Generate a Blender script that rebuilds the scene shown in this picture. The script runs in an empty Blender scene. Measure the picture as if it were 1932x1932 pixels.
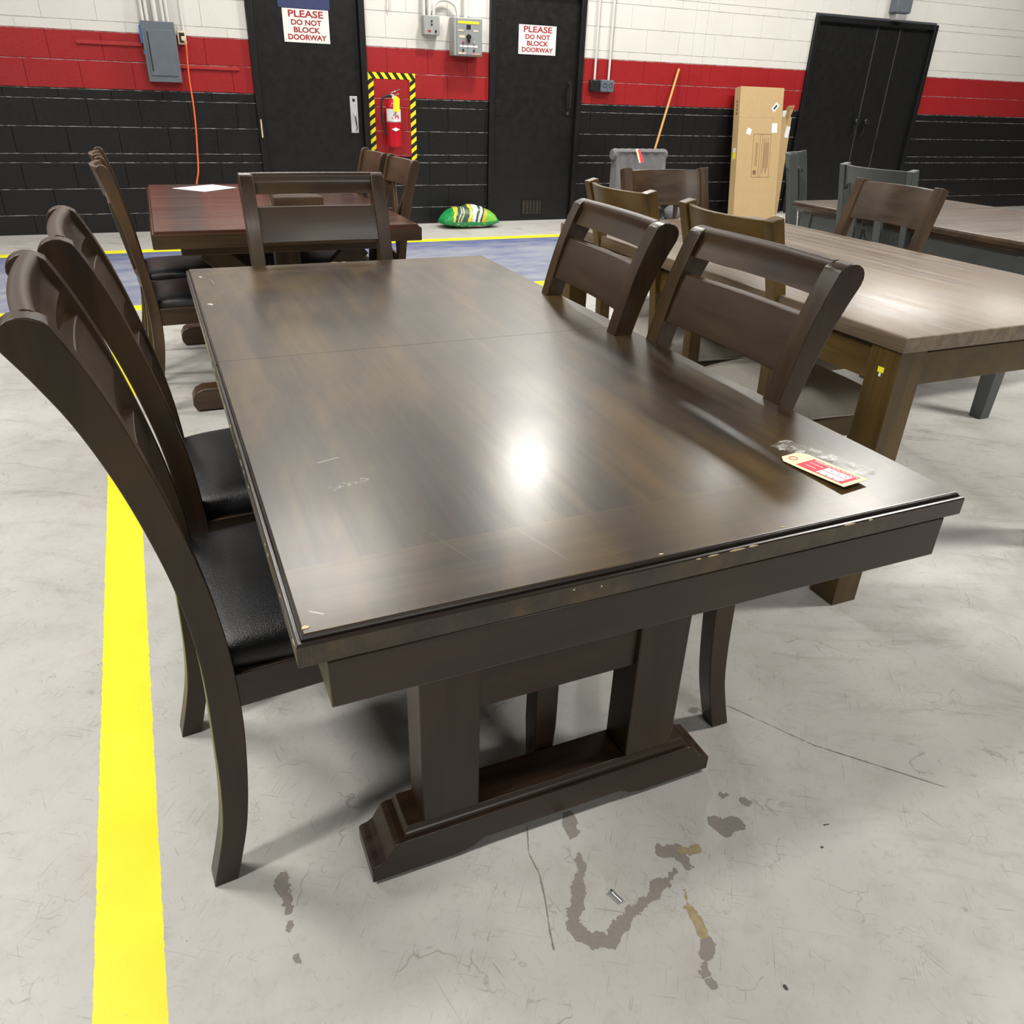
import bpy, bmesh, math, random
from mathutils import Vector, Matrix
S = bpy.context.scene
C = S.collection
random.seed(7)
PI = math.pi

# ---------------------------------------------------------------- camera
H = 1.2247
F = 1452.1
pitch, roll, yaw = .4972, .0349, -.4192
fw = Vector((-math.sin(yaw) * math.cos(pitch), math.cos(yaw) * math.cos(pitch), -math.sin(pitch)))
r0 = Vector((math.cos(yaw), math.sin(yaw), 0)); u0 = r0.cross(fw)
rt = math.cos(roll) * r0 + math.sin(roll) * u0
up = -math.sin(roll) * r0 + math.cos(roll) * u0
cd = bpy.data.cameras.new('camera'); cam = bpy.data.objects.new('camera', cd); C.objects.link(cam)
m = Matrix((rt, up, -fw)).transposed().to_4x4(); m.translation = (0, 0, H)
cam.matrix_world = m
cd.sensor_width = 36; cd.lens = 36 * F / 1932; cd.clip_start = .02; cd.clip_end = 100
S.camera = cam

# ---------------------------------------------------------------- light and exposure
S.view_settings.view_transform = 'Standard'; S.view_settings.look = 'None'
S.view_settings.exposure = -0.42; S.view_settings.gamma = 1; S.view_settings.use_curve_mapping = False
S.cycles.use_denoising = True
S.cycles.max_bounces = 7; S.cycles.diffuse_bounces = 4; S.cycles.glossy_bounces = 4
S.cycles.sample_clamp_indirect = 5
w = bpy.data.worlds.new('world'); S.world = w; w.use_nodes = True
w.node_tree.nodes['Background'].inputs[0].default_value = (.8, .87, 1, 1)
w.node_tree.nodes['Background'].inputs[1].default_value = .1
D = 8.2275
CEIL = 4.75
# hung lamps: x, y, z, power, length along x, width along y
LAMPS = [(3.3, 7.0, 4.05, 150, .34, .26), (5.75, 6.75, 4.2, 50, .35, .3), (.85, 6.1, 4.3, 130, 1.2, .4),
         (6.5, 5.3, 4.3, 190, 1.5, .5), (-2.9, .3, 4.3, 230, 1.2, .4), (-1.4, 2.5, 4.3, 120, 1.2, .3), (4.6, .4, 4.3, 300, 1.2, .4),
         (1.4, -4.4, 4.3, 190, 1.4, .5), (9.6, 5.6, 4.3, 150, 1.4, .5), (-2.8, 4.6, 4.3, 150, 1.2, .4)]

# ---------------------------------------------------------------- node helpers
class NT:
    def __init__(s, name):
        s.m = bpy.data.materials.new(name); s.m.use_nodes = True
        s.t = s.m.node_tree; s.b = s.t.nodes['Principled BSDF']
        s._c = None
    def n(s, k, **kw):
        n = s.t.nodes.new(k)
        for a, v in kw.items(): setattr(n, a, v)
        return n
    def l(s, a, b): s.t.links.new(a, b)
    def put(s, sock, v):
        if isinstance(v, bpy.types.NodeSocket): s.l(v, sock)
        elif isinstance(v, (tuple, list)):
            v = tuple(v)
            if sock.type == 'RGBA' and len(v) == 3: v += (1,)
            sock.default_value = v
        else: sock.default_value = v
    def obj(s):
        if s._c is None: s._c = s.n('ShaderNodeTexCoord').outputs['Object']
        return s._c
    def math(s, op, a, b=0., c=0., clamp=False):
        n = s.n('ShaderNodeMath', operation=op, use_clamp=clamp)
        s.put(n.inputs[0], a); s.put(n.inputs[1], b)
        if op in ('MULTIPLY_ADD', 'SMOOTH_MIN', 'SMOOTH_MAX', 'WRAP', 'COMPARE'): s.put(n.inputs[2], c)
        return n.outputs[0]
    def xyz(s):
        n = s.n('ShaderNodeSeparateXYZ'); s.l(s.obj(), n.inputs[0]); return n.outputs
    def map(s, scale=(1, 1, 1), rot=(0, 0, 0), loc=(0, 0, 0)):
        src = s.obj()
        if any(rot):
            q = s.n('ShaderNodeMapping'); s.l(src, q.inputs[0]); q.inputs['Rotation'].default_value = rot; src = q.outputs[0]
        n = s.n('ShaderNodeMapping'); s.l(src, n.inputs[0])
        n.inputs['Scale'].default_value = scale; n.inputs['Location'].default_value = loc
        return n.outputs[0]
    def noise(s, vec, scale=5., detail=3., rough=.5, dist=0.):
        n = s.n('ShaderNodeTexNoise'); s.l(vec, n.inputs['Vector'])
        n.inputs['Scale'].default_value = scale; n.inputs['Detail'].default_value = detail
        n.inputs['Roughness'].default_value = rough; n.inputs['Distortion'].default_value = dist
        return n.outputs['Fac']
    def ramp(s, f, a, b, lo=0., hi=1.):
        n = s.n('ShaderNodeMapRange'); n.interpolation_type = 'SMOOTHSTEP'
        s.put(n.inputs[0], f); n.inputs[1].default_value = a; n.inputs[2].default_value = b
        n.inputs[3].default_value = lo; n.inputs[4].default_value = hi
        return n.outputs[0]
    def mix(s, f, a, b):
        n = s.n('ShaderNodeMix', data_type='RGBA')
        s.put(n.inputs[0], f); s.put(n.inputs[6], a); s.put(n.inputs[7], b); return n.outputs[2]
    def bump(s, h, dist=.001, strength=1.):
        n = s.n('ShaderNodeBump'); n.inputs['Distance'].default_value = dist; n.inputs['Strength'].default_value = strength
        s.put(n.inputs['Height'], h); s.l(n.outputs[0], s.b.inputs['Normal'])
    def vm(s, op, a, b=(0, 0, 0), out=0):
        n = s.n('ShaderNodeVectorMath', operation=op); s.put(n.inputs[0], a)
        if op == 'SCALE': s.put(n.inputs['Scale'], b)
        else: s.put(n.inputs[1], b)
        return n.outputs[out]
    def capsule(s, P, A, B, r):
        """signed distance to a capsule in the xy plane, P has z=0"""
        A = Vector((A[0], A[1], 0)); B = Vector((B[0], B[1], 0)); BA = B - A; L = max(BA.dot(BA), 1e-8)
        pa = s.vm('SUBTRACT', P, tuple(A))
        h = s.math('MULTIPLY', s.vm('DOT_PRODUCT', pa, tuple(BA), out=1), 1 / L, clamp=True)
        return s.math('SUBTRACT', s.vm('LENGTH', s.vm('SUBTRACT', pa, s.vm('SCALE', tuple(BA), h)), out=1), r)
    def setp(s, **kw):
        names = dict(color='Base Color', rough='Roughness', metal='Metallic', spec='Specular IOR Level', coat='Coat Weight',
                     coatr='Coat Roughness', trans='Transmission Weight', alpha='Alpha', em='Emission Color', ems='Emission Strength', sheen='Sheen Weight', ior='IOR')
        for k, v in kw.items(): s.put(s.b.inputs[names[k]], v)
        return s

def plain(name, col, rough=.5, metal=0., var=.12, scale=14., bump=0., spec=.5, bs=60., **kw):
    t = NT(name); v = t.obj()
    nz = t.noise(v, scale, 4.)
    c = t.mix(nz, tuple(x * (1 - var) for x in col), tuple(min(1, x * (1 + var)) for x in col))
    t.setp(color=c, rough=t.ramp(nz, .2, .8, max(.285, rough - .05) if rough >= .28 else max(.05, rough - .05), min(1, rough + .05) if rough >= .28 else min(.265, rough + .05)), metal=metal, spec=spec, **kw)
    if bump: t.bump(t.noise(v, bs, 3.), bump)
    return t.m

_W = {}
def wood(kind, axis):
    k = (kind, axis)
    if k in _W: return _W[k]
    P = {'espresso': ((.017, .0095, .0055), (.036, .0195, .0098), (.054, .031, .012), .33),
         'walnut': ((.035, .02, .011), (.07, .04, .02), (.10, .057, .027), .33),
         'oak': ((.062, .036, .008), (.110, .065, .014), (.15, .092, .026), .36),
         'mahogany': ((.045, .018, .011), (.068, .026, .016), (.090, .035, .018), .2)}[kind]
    t = NT(kind + '_wood_' + axis)
    sc = {'x': (1.2, 22, 22), 'y': (22, 1.2, 22), 'z': (22, 22, 1.2)}[axis]
    v = t.map(sc)
    n1 = t.noise(v, 1.3, 6., .6, .6); n2 = t.noise(t.map(tuple(3.5 if a < 2 else 9 for a in sc)), .7, 3.)
    c = t.mix(t.ramp(n1, .3, .72), P[0], P[1]); c = t.mix(t.ramp(n2, .42, .75, 0, .8), c, P[2])
    t.setp(color=c, rough=t.ramp(n1, .2, .8, P[3] - .04, P[3] + (.1 if P[3] > .3 else .06)), spec=.4, coat=.08, coatr=.16)
    if kind == 'oak': t.bump(n1, .0003, .25)
    _W[k] = t.m; return t.m

# ---------------------------------------------------------------- mesh helpers
class MB:
    def __init__(s): s.v = []; s.f = []
    def add(s, vs, fs):
        o = len(s.v); s.v += [tuple(x) for x in vs]; s.f += [tuple(o + i for i in f) for f in fs]; return s
    def box(s, x0, x1, y0, y1, z0, z1):
        return s.add([(x0, y0, z0), (x1, y0, z0), (x1, y1, z0), (x0, y1, z0), (x0, y0, z1), (x1, y0, z1), (x1, y1, z1), (x0, y1, z1)],
                     [(0, 3, 2, 1), (4, 5, 6, 7), (0, 1, 5, 4), (1, 2, 6, 5), (2, 3, 7, 6), (3, 0, 4, 7)])
    def loft(s, loops, cap=True):
        n = len(loops[0]); vs = [p for L in loops for p in L]; fs = []
        for i in range(len(loops) - 1):
            for j in range(n):
                a = i * n + j; b = i * n + (j + 1) % n; fs.append((a, b, b + n, a + n))
        if cap: fs.append(tuple(reversed(range(n)))); fs.append(tuple(range((len(loops) - 1) * n, len(loops) * n)))
        return s.add(vs, fs)
    def slab(s, x0, x1, y0, y1, prof):
        """stack of rectangles: (inset, z) from the bottom up"""
        return s.loft([[(x0 + i, y0 + i, z), (x1 - i, y0 + i, z), (x1 - i, y1 - i, z), (x0 + i, y1 - i, z)] for i, z in prof])
    def prism(s, poly, axis, a, b):
        """poly in the plane perpendicular to axis; axis 'y': (x,z), 'x': (y,z), 'z': (x,y)"""
        f = {'y': lambda p, t: (p[0], t, p[1]), 'x': lambda p, t: (t, p[0], p[1]), 'z': lambda p, t: (p[0], p[1], t)}[axis]
        return s.loft([[f(p, a) for p in poly], [f(p, b) for p in poly]])
    def tube(s, path, r, n=8, closed=False):
        P = [Vector(p) for p in path]; loops = []; N = len(P); prev = None
        for i, p in enumerate(P):
            if closed: d = P[(i + 1) % N] - P[i - 1]
            else: d = P[min(i + 1, N - 1)] - P[max(i - 1, 0)]
            d.normalize()
            if prev is None:
                a = Vector((0, 0, 1)) if abs(d.z) < .9 else Vector((1, 0, 0)); u = d.cross(a).normalized()
            else: u = (prev - d * prev.dot(d)).normalized()
            prev = u; v = d.cross(u); rr = r[i] if isinstance(r, (list, tuple)) else r
            loops.append([p + u * math.cos(2 * PI * k / n) * rr + v * math.sin(2 * PI * k / n) * rr for k in range(n)])
        if closed: loops.append(loops[0])
        return s.loft(loops, not closed)
    def lathe(s, prof, cx, cy, n=24):
        return s.loft([[(cx + r * math.cos(2 * PI * k / n), cy + r * math.sin(2 * PI * k / n), z) for k in range(n)] for r, z in prof])
    def bar(s, a, b, w, d, up=(0, 0, 1)):
        """box from point a to point b, width w (across), depth d (along up)"""
        a = Vector(a); b = Vector(b); t = (b - a).normalized(); u = t.cross(Vector(up)).normalized(); q = u.cross(t)
        L = [[p + u * sx * w / 2 + q * sy * d / 2 for sx, sy in ((-1, -1), (1, -1), (1, 1), (-1, 1))] for p in (a, b)]
        return s.loft(L)
    def build(s, name, mat, parent=None, bevel=0., seg=2, smooth=35, **tags):
        me = bpy.data.meshes.new(name); me.from_pydata(s.v, [], s.f)
        bm = bmesh.new(); bm.from_mesh(me); bmesh.ops.recalc_face_normals(bm, faces=bm.faces); bm.to_mesh(me); bm.free()
        if smooth:
            for p in me.polygons: p.use_smooth = True
            me.set_sharp_from_angle(angle=math.radians(smooth))
        me.materials.append(mat)
        o = bpy.data.objects.new(name, me); C.objects.link(o)
        if bevel:
            b = o.modifiers.new('bevel', 'BEVEL'); b.width = bevel; b.segments = seg; b.limit_method = 'ANGLE'; b.angle_limit = math.radians(30)
            b.harden_normals = False
        if parent: o.parent = parent
        for k, v in tags.items(): o[k] = v
        return o

def thing(name, label, cat, loc=(0, 0, 0), rz=0., group=None):
    o = bpy.data.objects.new(name, None); C.objects.link(o); o.empty_display_size = .05
    o.location = loc; o.rotation_euler = (0, 0, rz); o['label'] = label; o['category'] = cat
    if group: o['group'] = group
    return o
def tag(o, label, cat, group=None):
    o['label'] = label; o['category'] = cat
    if group: o['group'] = group
    return o
def dup(root, loc, rz, label, group=None):
    r = root.copy(); C.objects.link(r); r.location = loc; r.rotation_euler = (0, 0, rz); r['label'] = label
    if group: r['group'] = group
    for ch in list(root.children):
        c = ch.copy(); C.objects.link(c); c.parent = r
        for g in ch.children:
            d = g.copy(); C.objects.link(d); d.parent = c
    return r
def sm(pts, n=6):
    """Catmull-Rom through 2d/3d points"""
    P = [Vector(p) for p in pts]; out = []
    for i in range(len(P) - 1):
        a, b, c, d = P[max(i - 1, 0)], P[i], P[i + 1], P[min(i + 2, len(P) - 1)]
        for k in range(n):
            t = k / n
            out.append(.5 * ((2 * b) + (c - a) * t + (2 * a - 5 * b + 4 * c - d) * t * t + (3 * b - a - 3 * c + d) * t ** 3))
    out.append(P[-1]); return out

def text_mesh(name, body, size, mat, parent, loc, rot, width=None, bold=.0, depth=.0004, align='CENTER', spacing=1.):
    cu = bpy.data.curves.new(name, 'FONT'); cu.body = body; cu.size = size; cu.align_x = align; cu.align_y = 'CENTER'
    cu.offset = bold; cu.extrude = depth; cu.space_character = spacing; cu.resolution_u = 3
    tmp = bpy.data.objects.new('tmp', cu); C.objects.link(tmp); bpy.context.view_layer.update()
    me = bpy.data.meshes.new_from_object(tmp.evaluated_get(bpy.context.evaluated_depsgraph_get()))
    bpy.data.objects.remove(tmp); bpy.data.curves.remove(cu)
    if width:
        xs = [v.co.x for v in me.vertices]; k = width / (max(xs) - min(xs))
        for v in me.vertices: v.co.x *= k
    me.materials.clear(); me.materials.append(mat)
    o = bpy.data.objects.new(name, me); C.objects.link(o); o.parent = parent; o.location = loc; o.rotation_euler = rot
    return o
WALLROT = (PI / 2, 0, 0)      # a text standing on the back wall

# ---------------------------------------------------------------- materials
m_ceil = plain('ceiling_paint', (.17, .17, .17), .8)
m_sidewall = plain('side_wall_paint', (.26, .26, .25), .7)
m_blackmetal = plain('black_painted_steel', (.009, .009, .0095), .34, bump=.006, bs=1.6, var=.2, spec=.35)
m_blackframe = plain('black_frame_paint', (.009, .009, .0095), .35, spec=.35, bump=.0004, bs=20.)
m_blackplastic = plain('black_plastic', (.012, .012, .013), .35)
m_leather = plain('black_leather', (.0085, .009, .0115), .32, bump=.0006, bs=420., var=.2)
m_greyfab = plain('light_grey_weave', (.47, .43, .385), .9, bump=.0008, bs=500., var=.14, scale=90.)
m_tuft = plain('grey_velour', (.15, .15, .155), .9, var=.2, scale=25.)
m_greywood = plain('grey_green_painted_wood', (.075, .085, .083), .4, bump=.0003)
m_steel = plain('brushed_steel', (.62, .62, .64), .3, metal=.7)
m_plate = plain('satin_grey_plate', (.52, .53, .56), .35, metal=.2)
m_chrome = plain('chrome', (.8, .8, .8), .15, metal=1.)
m_greybox = plain('grey_enamel_box', (.30, .305, .30), .4)
m_panelgrey = plain('slate_grey_enamel', (.115, .135, .16), .38)
m_whiteconduit = plain('white_painted_conduit', (.62, .61, .58), .4)
m_beigeplastic = plain('ivory_plastic', (.62, .56, .42), .4)
m_darkgap = plain('dark_gap', (.004, .004, .004), .6)
m_orange = plain('orange_cord_rubber', (.85, .14, .04), .45)
m_card = plain('cardboard', (.48, .34, .17), .8, bump=.0006, bs=12., var=.08)
m_carddark = plain('cardboard_print', (.19, .12, .055), .8)
m_cardside = plain('cardboard_side', (.45, .31, .15), .8)
m_label = plain('white_paper', (.82, .82, .82), .6, var=.03)
m_signwhite = plain('white_sign_enamel', (.78, .77, .74), .35, var=.04)
m_signred = plain('sign_red', (.33, .03, .04), .4)
m_signblue = plain('blue_sign_enamel', (.035, .045, .125), .4)
m_extred = plain('extinguisher_red', (.50, .008, .022), .22)
m_yellow = plain('yellow_tag_card', (.9, .72, .01), .5)
m_cream = plain('cream_card', (.9, .82, .50), .6, var=.03)
m_tagred = plain('tag_red_print', (.80, .045, .075), .5)
m_broom = plain('varnished_pole', (.62, .33, .09), .4)
m_yellowsticker = plain('yellow_sticker', (.95, .85, .02), .5)
m_woodblock = plain('raw_pine', (.5, .3, .09), .7)
m_chip = plain('bare_wood_chip', (.62, .5, .3), .8)
m_bolt = plain('zinc_bolt', (.45, .47, .5), .3, metal=1.)
m_ring = plain('dark_iron', (.015, .016, .016), .35)
m_print = plain('dark_print', (.05, .045, .05), .6)
t = NT('clear_plastic'); t.setp(color=(.9, .92, .95), rough=.12, trans=1., ior=1.3); t.bump(t.noise(t.obj(), 40., 2.), .01)
m_plastic = t.m
t = NT('clear_film'); nz = t.noise(t.map((1, 1, 1)), 55., 3., .6)
t.setp(color=(.93, .93, .9), rough=.12, alpha=t.ramp(nz, .45, .7, .04, .42)); t.bump(nz, .006); m_film = t.m
t = NT('lamp_diffuser'); t.setp(color=(.9, .9, .9), em=(1, .97, .92), ems=2.); m_diff = t.m; m_diff.cycles.emission_sampling = 'NONE'

# hazard tape, stripes at 45 degrees along the given direction
def hazard(name, sx, sz, period=.078):
    t = NT(name); o = t.xyz()
    a = t.math('ADD', t.math('MULTIPLY', o[0], sx), t.math('MULTIPLY', o[2], sz))
    f = t.math('FRACT', t.math('DIVIDE', t.math('ADD', a, 10.), period))
    st = t.math('GREATER_THAN', f, .5)
    t.setp(color=t.mix(st, (.012, .011, .01), (.85, .74, .01)), rough=.4); return t.m
m_haz_v = hazard('hazard_tape_upright', -.75, 1.); m_haz_h = hazard('hazard_tape_level', 1., .75)

# block wall paint: white over red over black, with the red field behind the extinguisher
t = NT('painted_block'); o = t.xyz(); nz = t.noise(t.obj(), 3., 4.); fine = t.noise(t.obj(), 60., 4., .6)
zz = t.math('ADD', o[2], t.ramp(t.noise(t.obj(), 9., 3.), 0, 1, -.004, .004))
white = t.math('GREATER_THAN', zz, 1.578); red = t.math('GREATER_THAN', zz, 1.160)
inx = t.math('MULTIPLY', t.math('GREATER_THAN', o[0], 2.045), t.math('LESS_THAN', o[0], 2.447))
red = t.math('MAXIMUM', red, t.math('MULTIPLY', inx, t.math('GREATER_THAN', zz, .64)))
c = t.mix(red, t.mix(nz, (.0055, .0055, .006), (.0105, .0105, .011)), t.mix(nz, (.27, .012, .015), (.34, .017, .019)))
c = t.mix(white, c, t.mix(nz, (.62, .60, .565), (.70, .685, .65)))
chip = t.math('MULTIPLY', t.math('GREATER_THAN', t.noise(t.map((1, 1, 3)), 26., 5., .7), .735), t.math('LESS_THAN', zz, 1.1))
c = t.mix(chip, c, (.22, .22, .21))
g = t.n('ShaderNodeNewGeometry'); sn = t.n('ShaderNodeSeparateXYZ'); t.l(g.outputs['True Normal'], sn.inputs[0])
joint_glint = t.math('MULTIPLY', t.ramp(sn.outputs[2], .35, .6), t.ramp(t.noise(t.map((3, 1, 40)), 6., 4., .6), .42, .6, .12, .9))  # glints on the up-facing joint faces, painted into the colour
c = t.mix(joint_glint, c, (.42, .41, .40))
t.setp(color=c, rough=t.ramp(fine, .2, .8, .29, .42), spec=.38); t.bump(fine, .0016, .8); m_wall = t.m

# ---------------------------------------------------------------- floor paint
def nzcol(t, vec, sc):
    n = t.n('ShaderNodeTexNoise'); t.l(vec, n.inputs['Vector']); n.inputs['Scale'].default_value = sc; n.inputs['Detail'].default_value = 3
    return n.outputs['Color']
t = NT('painted_concrete'); o = t.xyz(); obj = t.obj()
P = t.vm('MULTIPLY', obj, (1, 1, 0))
big = t.noise(obj, 1.1, 4., .55); mid = t.noise(obj, 6., 5., .65); fine = t.noise(obj, 45., 5., .7)
c = t.mix(t.ramp(big, .3, .7), (.46, .455, .425), (.535, .525, .50))
c = t.mix(t.ramp(mid, .46, .74, 0, .5), c, (.375, .34, .315))
c = t.mix(t.ramp(fine, .55, .72, 0, .3), c, (.30, .28, .255))
# scratches in three directions
for (ang, sc, th, off) in ((.55, (5, 150, 1), .70, 0), (-.9, (6, 170, 1), .70, 3), (1.35, (5, 160, 1), .70, 7), (2.2, (7, 190, 1), .70, 12)):
    s_ = t.noise(t.map(sc, (0, 0, ang), (off, off, 0)), 1.6, 3., .55, .35)
    c = t.mix(t.math('MULTIPLY', t.ramp(s_, th - .03, th, 0, .6), t.ramp(mid, .4, .6, .35, 1)), c, (.21, .185, .165))
for (cell, th, off, amt) in ((7., .018, 0, .6), (17., .02, 4, .5), (38., .028, 9, .4)):
    wv = t.vm('ADD', t.map((1, 1, 0), (0, 0, off * .3), (off, off, 0)), t.vm('SCALE', t.vm('SUBTRACT', nzcol(t, obj, 9.), (.5, .5, .5)), .14))
    vo = t.n('ShaderNodeTexVoronoi', feature='DISTANCE_TO_EDGE'); t.l(wv, vo.inputs['Vector']); vo.inputs['Scale'].default_value = cell
    ln = t.math('MULTIPLY', t.ramp(vo.outputs['Distance'], 0, th, 1, 0), t.ramp(t.noise(t.map((1, 1, 1), (0, 0, 0), (off + 2, 5, 0)), 5., 5., .7), .54, .63, 0, amt))
    c = t.mix(ln, c, (.22, .185, .165))
c = t.mix(t.ramp(t.noise(obj, 13., 6., .75), .52, .68, 0, .35), c, (.40, .36, .31))
sp = t.noise(obj, 75., 2.); c = t.mix(t.ramp(sp, .775, .79, 0, .8), c, (.10, .09, .08))
dirt = t.noise(t.map((1, 3.2, 1), (0, 0, .5)), 2.6, 6., .72, .8)
far = t.ramp(o[0], .55, 1.6, 0, 1); near_y = t.ramp(o[1], 1.1, 3., 0, 1)
c = t.mix(t.math('MULTIPLY', t.ramp(dirt, .5, .7), t.math('MAXIMUM', t.math('MULTIPLY', far, .45), t.math('MULTIPLY', near_y, .45))), c, (.22, .20, .17))
# yellow lane line at the left, and the blue aisle with its two yellow lines
wob = t.ramp(t.noise(obj, 30., 5., .7), .2, .8, -.0018, .0018)
xe = t.math('ADD', t.math('ADD', o[0], t.math('MULTIPLY', t.math('SUBTRACT', o[1], .77), .0165)), wob)
yl = t.math('MULTIPLY', t.math('LESS_THAN', xe, -.183), t.math('GREATER_THAN', xe, -.285))
yl = t.math('MULTIPLY', yl, t.math('LESS_THAN', o[1], 5.3))
ya = t.math('MULTIPLY', t.math('GREATER_THAN', o[1], 5.20), t.math('LESS_THAN', o[1], 5.33))
yb = t.math('MULTIPLY', t.math('GREATER_THAN', t.math('ADD', o[1], wob), 7.155), t.math('LESS_THAN', o[1], 7.29))
ay = t.math('MAXIMUM', ya, yb)
blue = t.math('MULTIPLY', t.math('GREATER_THAN', o[1], 5.33), t.math('LESS_THAN', o[1], 7.155))
bl = t.noise(t.map((1, 3, 1)), 2.4, 5., .65)
bm_ = t.math('ADD', t.ramp(bl, .3, .75, .1, .75), t.ramp(o[1], 6.6, 7.1, 0, .5), clamp=True)
c = t.mix(blue, c, t.mix(bm_, (.34, .36, .40), (.10, .125, .27)))
worn = t.ramp(t.noise(obj, 24., 7., .8), .63, .69, 0, .7)
ycol = t.mix(t.ramp(t.noise(obj, 4., 3.), .3, .7), (.83, .76, .012), (.88, .84, .02))
c = t.mix(t.math('MAXIMUM', yl, ay), c, t.mix(worn, ycol, (.45, .42, .2)))
t.setp(color=c, rough=t.ramp(mid, .3, .7, .36, .52), spec=.4)
t.bump(fine, .0006, .6)
m_floor = t.m

# ---------------------------------------------------------------- main table top
t = NT('table_top_wood'); o = t.xyz(); obj = t.obj()
endm = t.math('MULTIPLY', t.math('GREATER_THAN', o[2], .7595), t.math('MAXIMUM', t.math('LESS_THAN', o[1], .13), t.math('GREATER_THAN', o[1], 1.71)))
gy = t.map((22, 1.1, 22)); gx = t.map((1.1, 26, 22))
ny = t.noise(gy, 1.3, 7., .65, .35); nx = t.noise(gx, 1.4, 7., .65, .35)
grain = t.math('ADD', t.math('MULTIPLY', ny, t.math('SUBTRACT', 1., endm)), t.math('MULTIPLY', nx, endm))
patch = t.noise(t.map((5.5, 1.3, 1), (0, 0, .25)), 1.3, 5., .6, .2)
c = t.mix(t.ramp(grain, .3, .7), (.013, .0085, .0055), (.046, .029, .016))
c = t.mix(t.ramp(patch, .42, .64, 0, .8), c, t.mix(t.ramp(grain, .3, .7), (.045, .027, .008), (.105, .064, .018)))
c = t.mix(t.math('MULTIPLY', endm, t.ramp(patch, .3, .7, .1, .55)), c, (.085, .05, .015))
scr = None
for (ang, sc, off) in ((.75, (1.6, 130, 1), 1), (1.25, (1.8, 120, 1), 5), (.1, (2, 150, 1), 9)):
    k = t.ramp(t.noise(t.map(sc, (0, 0, ang), (off, off, 0)), 1.7, 2., .5, .0), .70, .75, 0, .3)
    scr = k if scr is None else t.math('MAXIMUM', scr, k)
c = t.mix(t.math('MULTIPLY', scr, t.ramp(t.noise(obj, 3., 2.), .4, .65)), c, (.16, .13, .10))
P = t.vm('MULTIPLY', obj, (1, 1, 0))
def seg(L):
    d = None
    for A, B, r in L:
        k = t.capsule(P, A, B, r); d = k if d is None else t.math('MINIMUM', d, k)
    return d
lines = t.ramp(seg([((.098, .395), (.128, .404), .0006), ((.055, 1.655), (.060, 1.60), .0006), ((.022, .045), (.034, .036), .0006)]), -.0002, .0008, .7, 0)
milky = t.math('MULTIPLY', t.ramp(seg([((.105, .31), (.145, .322), .003)]), 0, .008, .35, 0), t.ramp(t.noise(obj, 150., 3.), .5, .62))
c = t.mix(t.math('MULTIPLY', t.math('LESS_THAN', o[2], .7595), t.math('GREATER_THAN', o[2], .752)), c, (.018, .011, .008))
c = t.mix(t.math('MAXIMUM', lines, milky), c, (.42, .38, .33))
white_s = t.ramp(t.math('ADD', seg([((.03, 1.70), (.033, 1.692), .003), ((.03, 1.38), (.034, 1.372), .0035)]), t.ramp(t.noise(obj, 200., 2.), .3, .7, -.002, .002)), -.0005, .0005, 1, 0)
c = t.mix(white_s, c, (.75, .75, .72))
t.setp(color=c, rough=t.ramp(t.noise(obj, 5., 4.), .3, .7, .285, .33), spec=.5, coat=.18, coatr=.2)
m_top = t.m
t = NT('weathered_oak_top'); n1 = t.noise(t.map((26, 1.0, 20)), 1.5, 7., .65, .7); n2 = t.noise(t.map((5, 1, 1)), 1.2, 3.)
c = t.mix(t.ramp(n1, .3, .7), (.10, .072, .048), (.25, .19, .14)); c = t.mix(t.ramp(n2, .4, .7, 0, .5), c, (.19, .125, .06))
t.setp(color=c, rough=t.ramp(n1, .2, .8, .29, .42)); t.bump(n1, .0006, .5); m_oaktop = t.m

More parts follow.
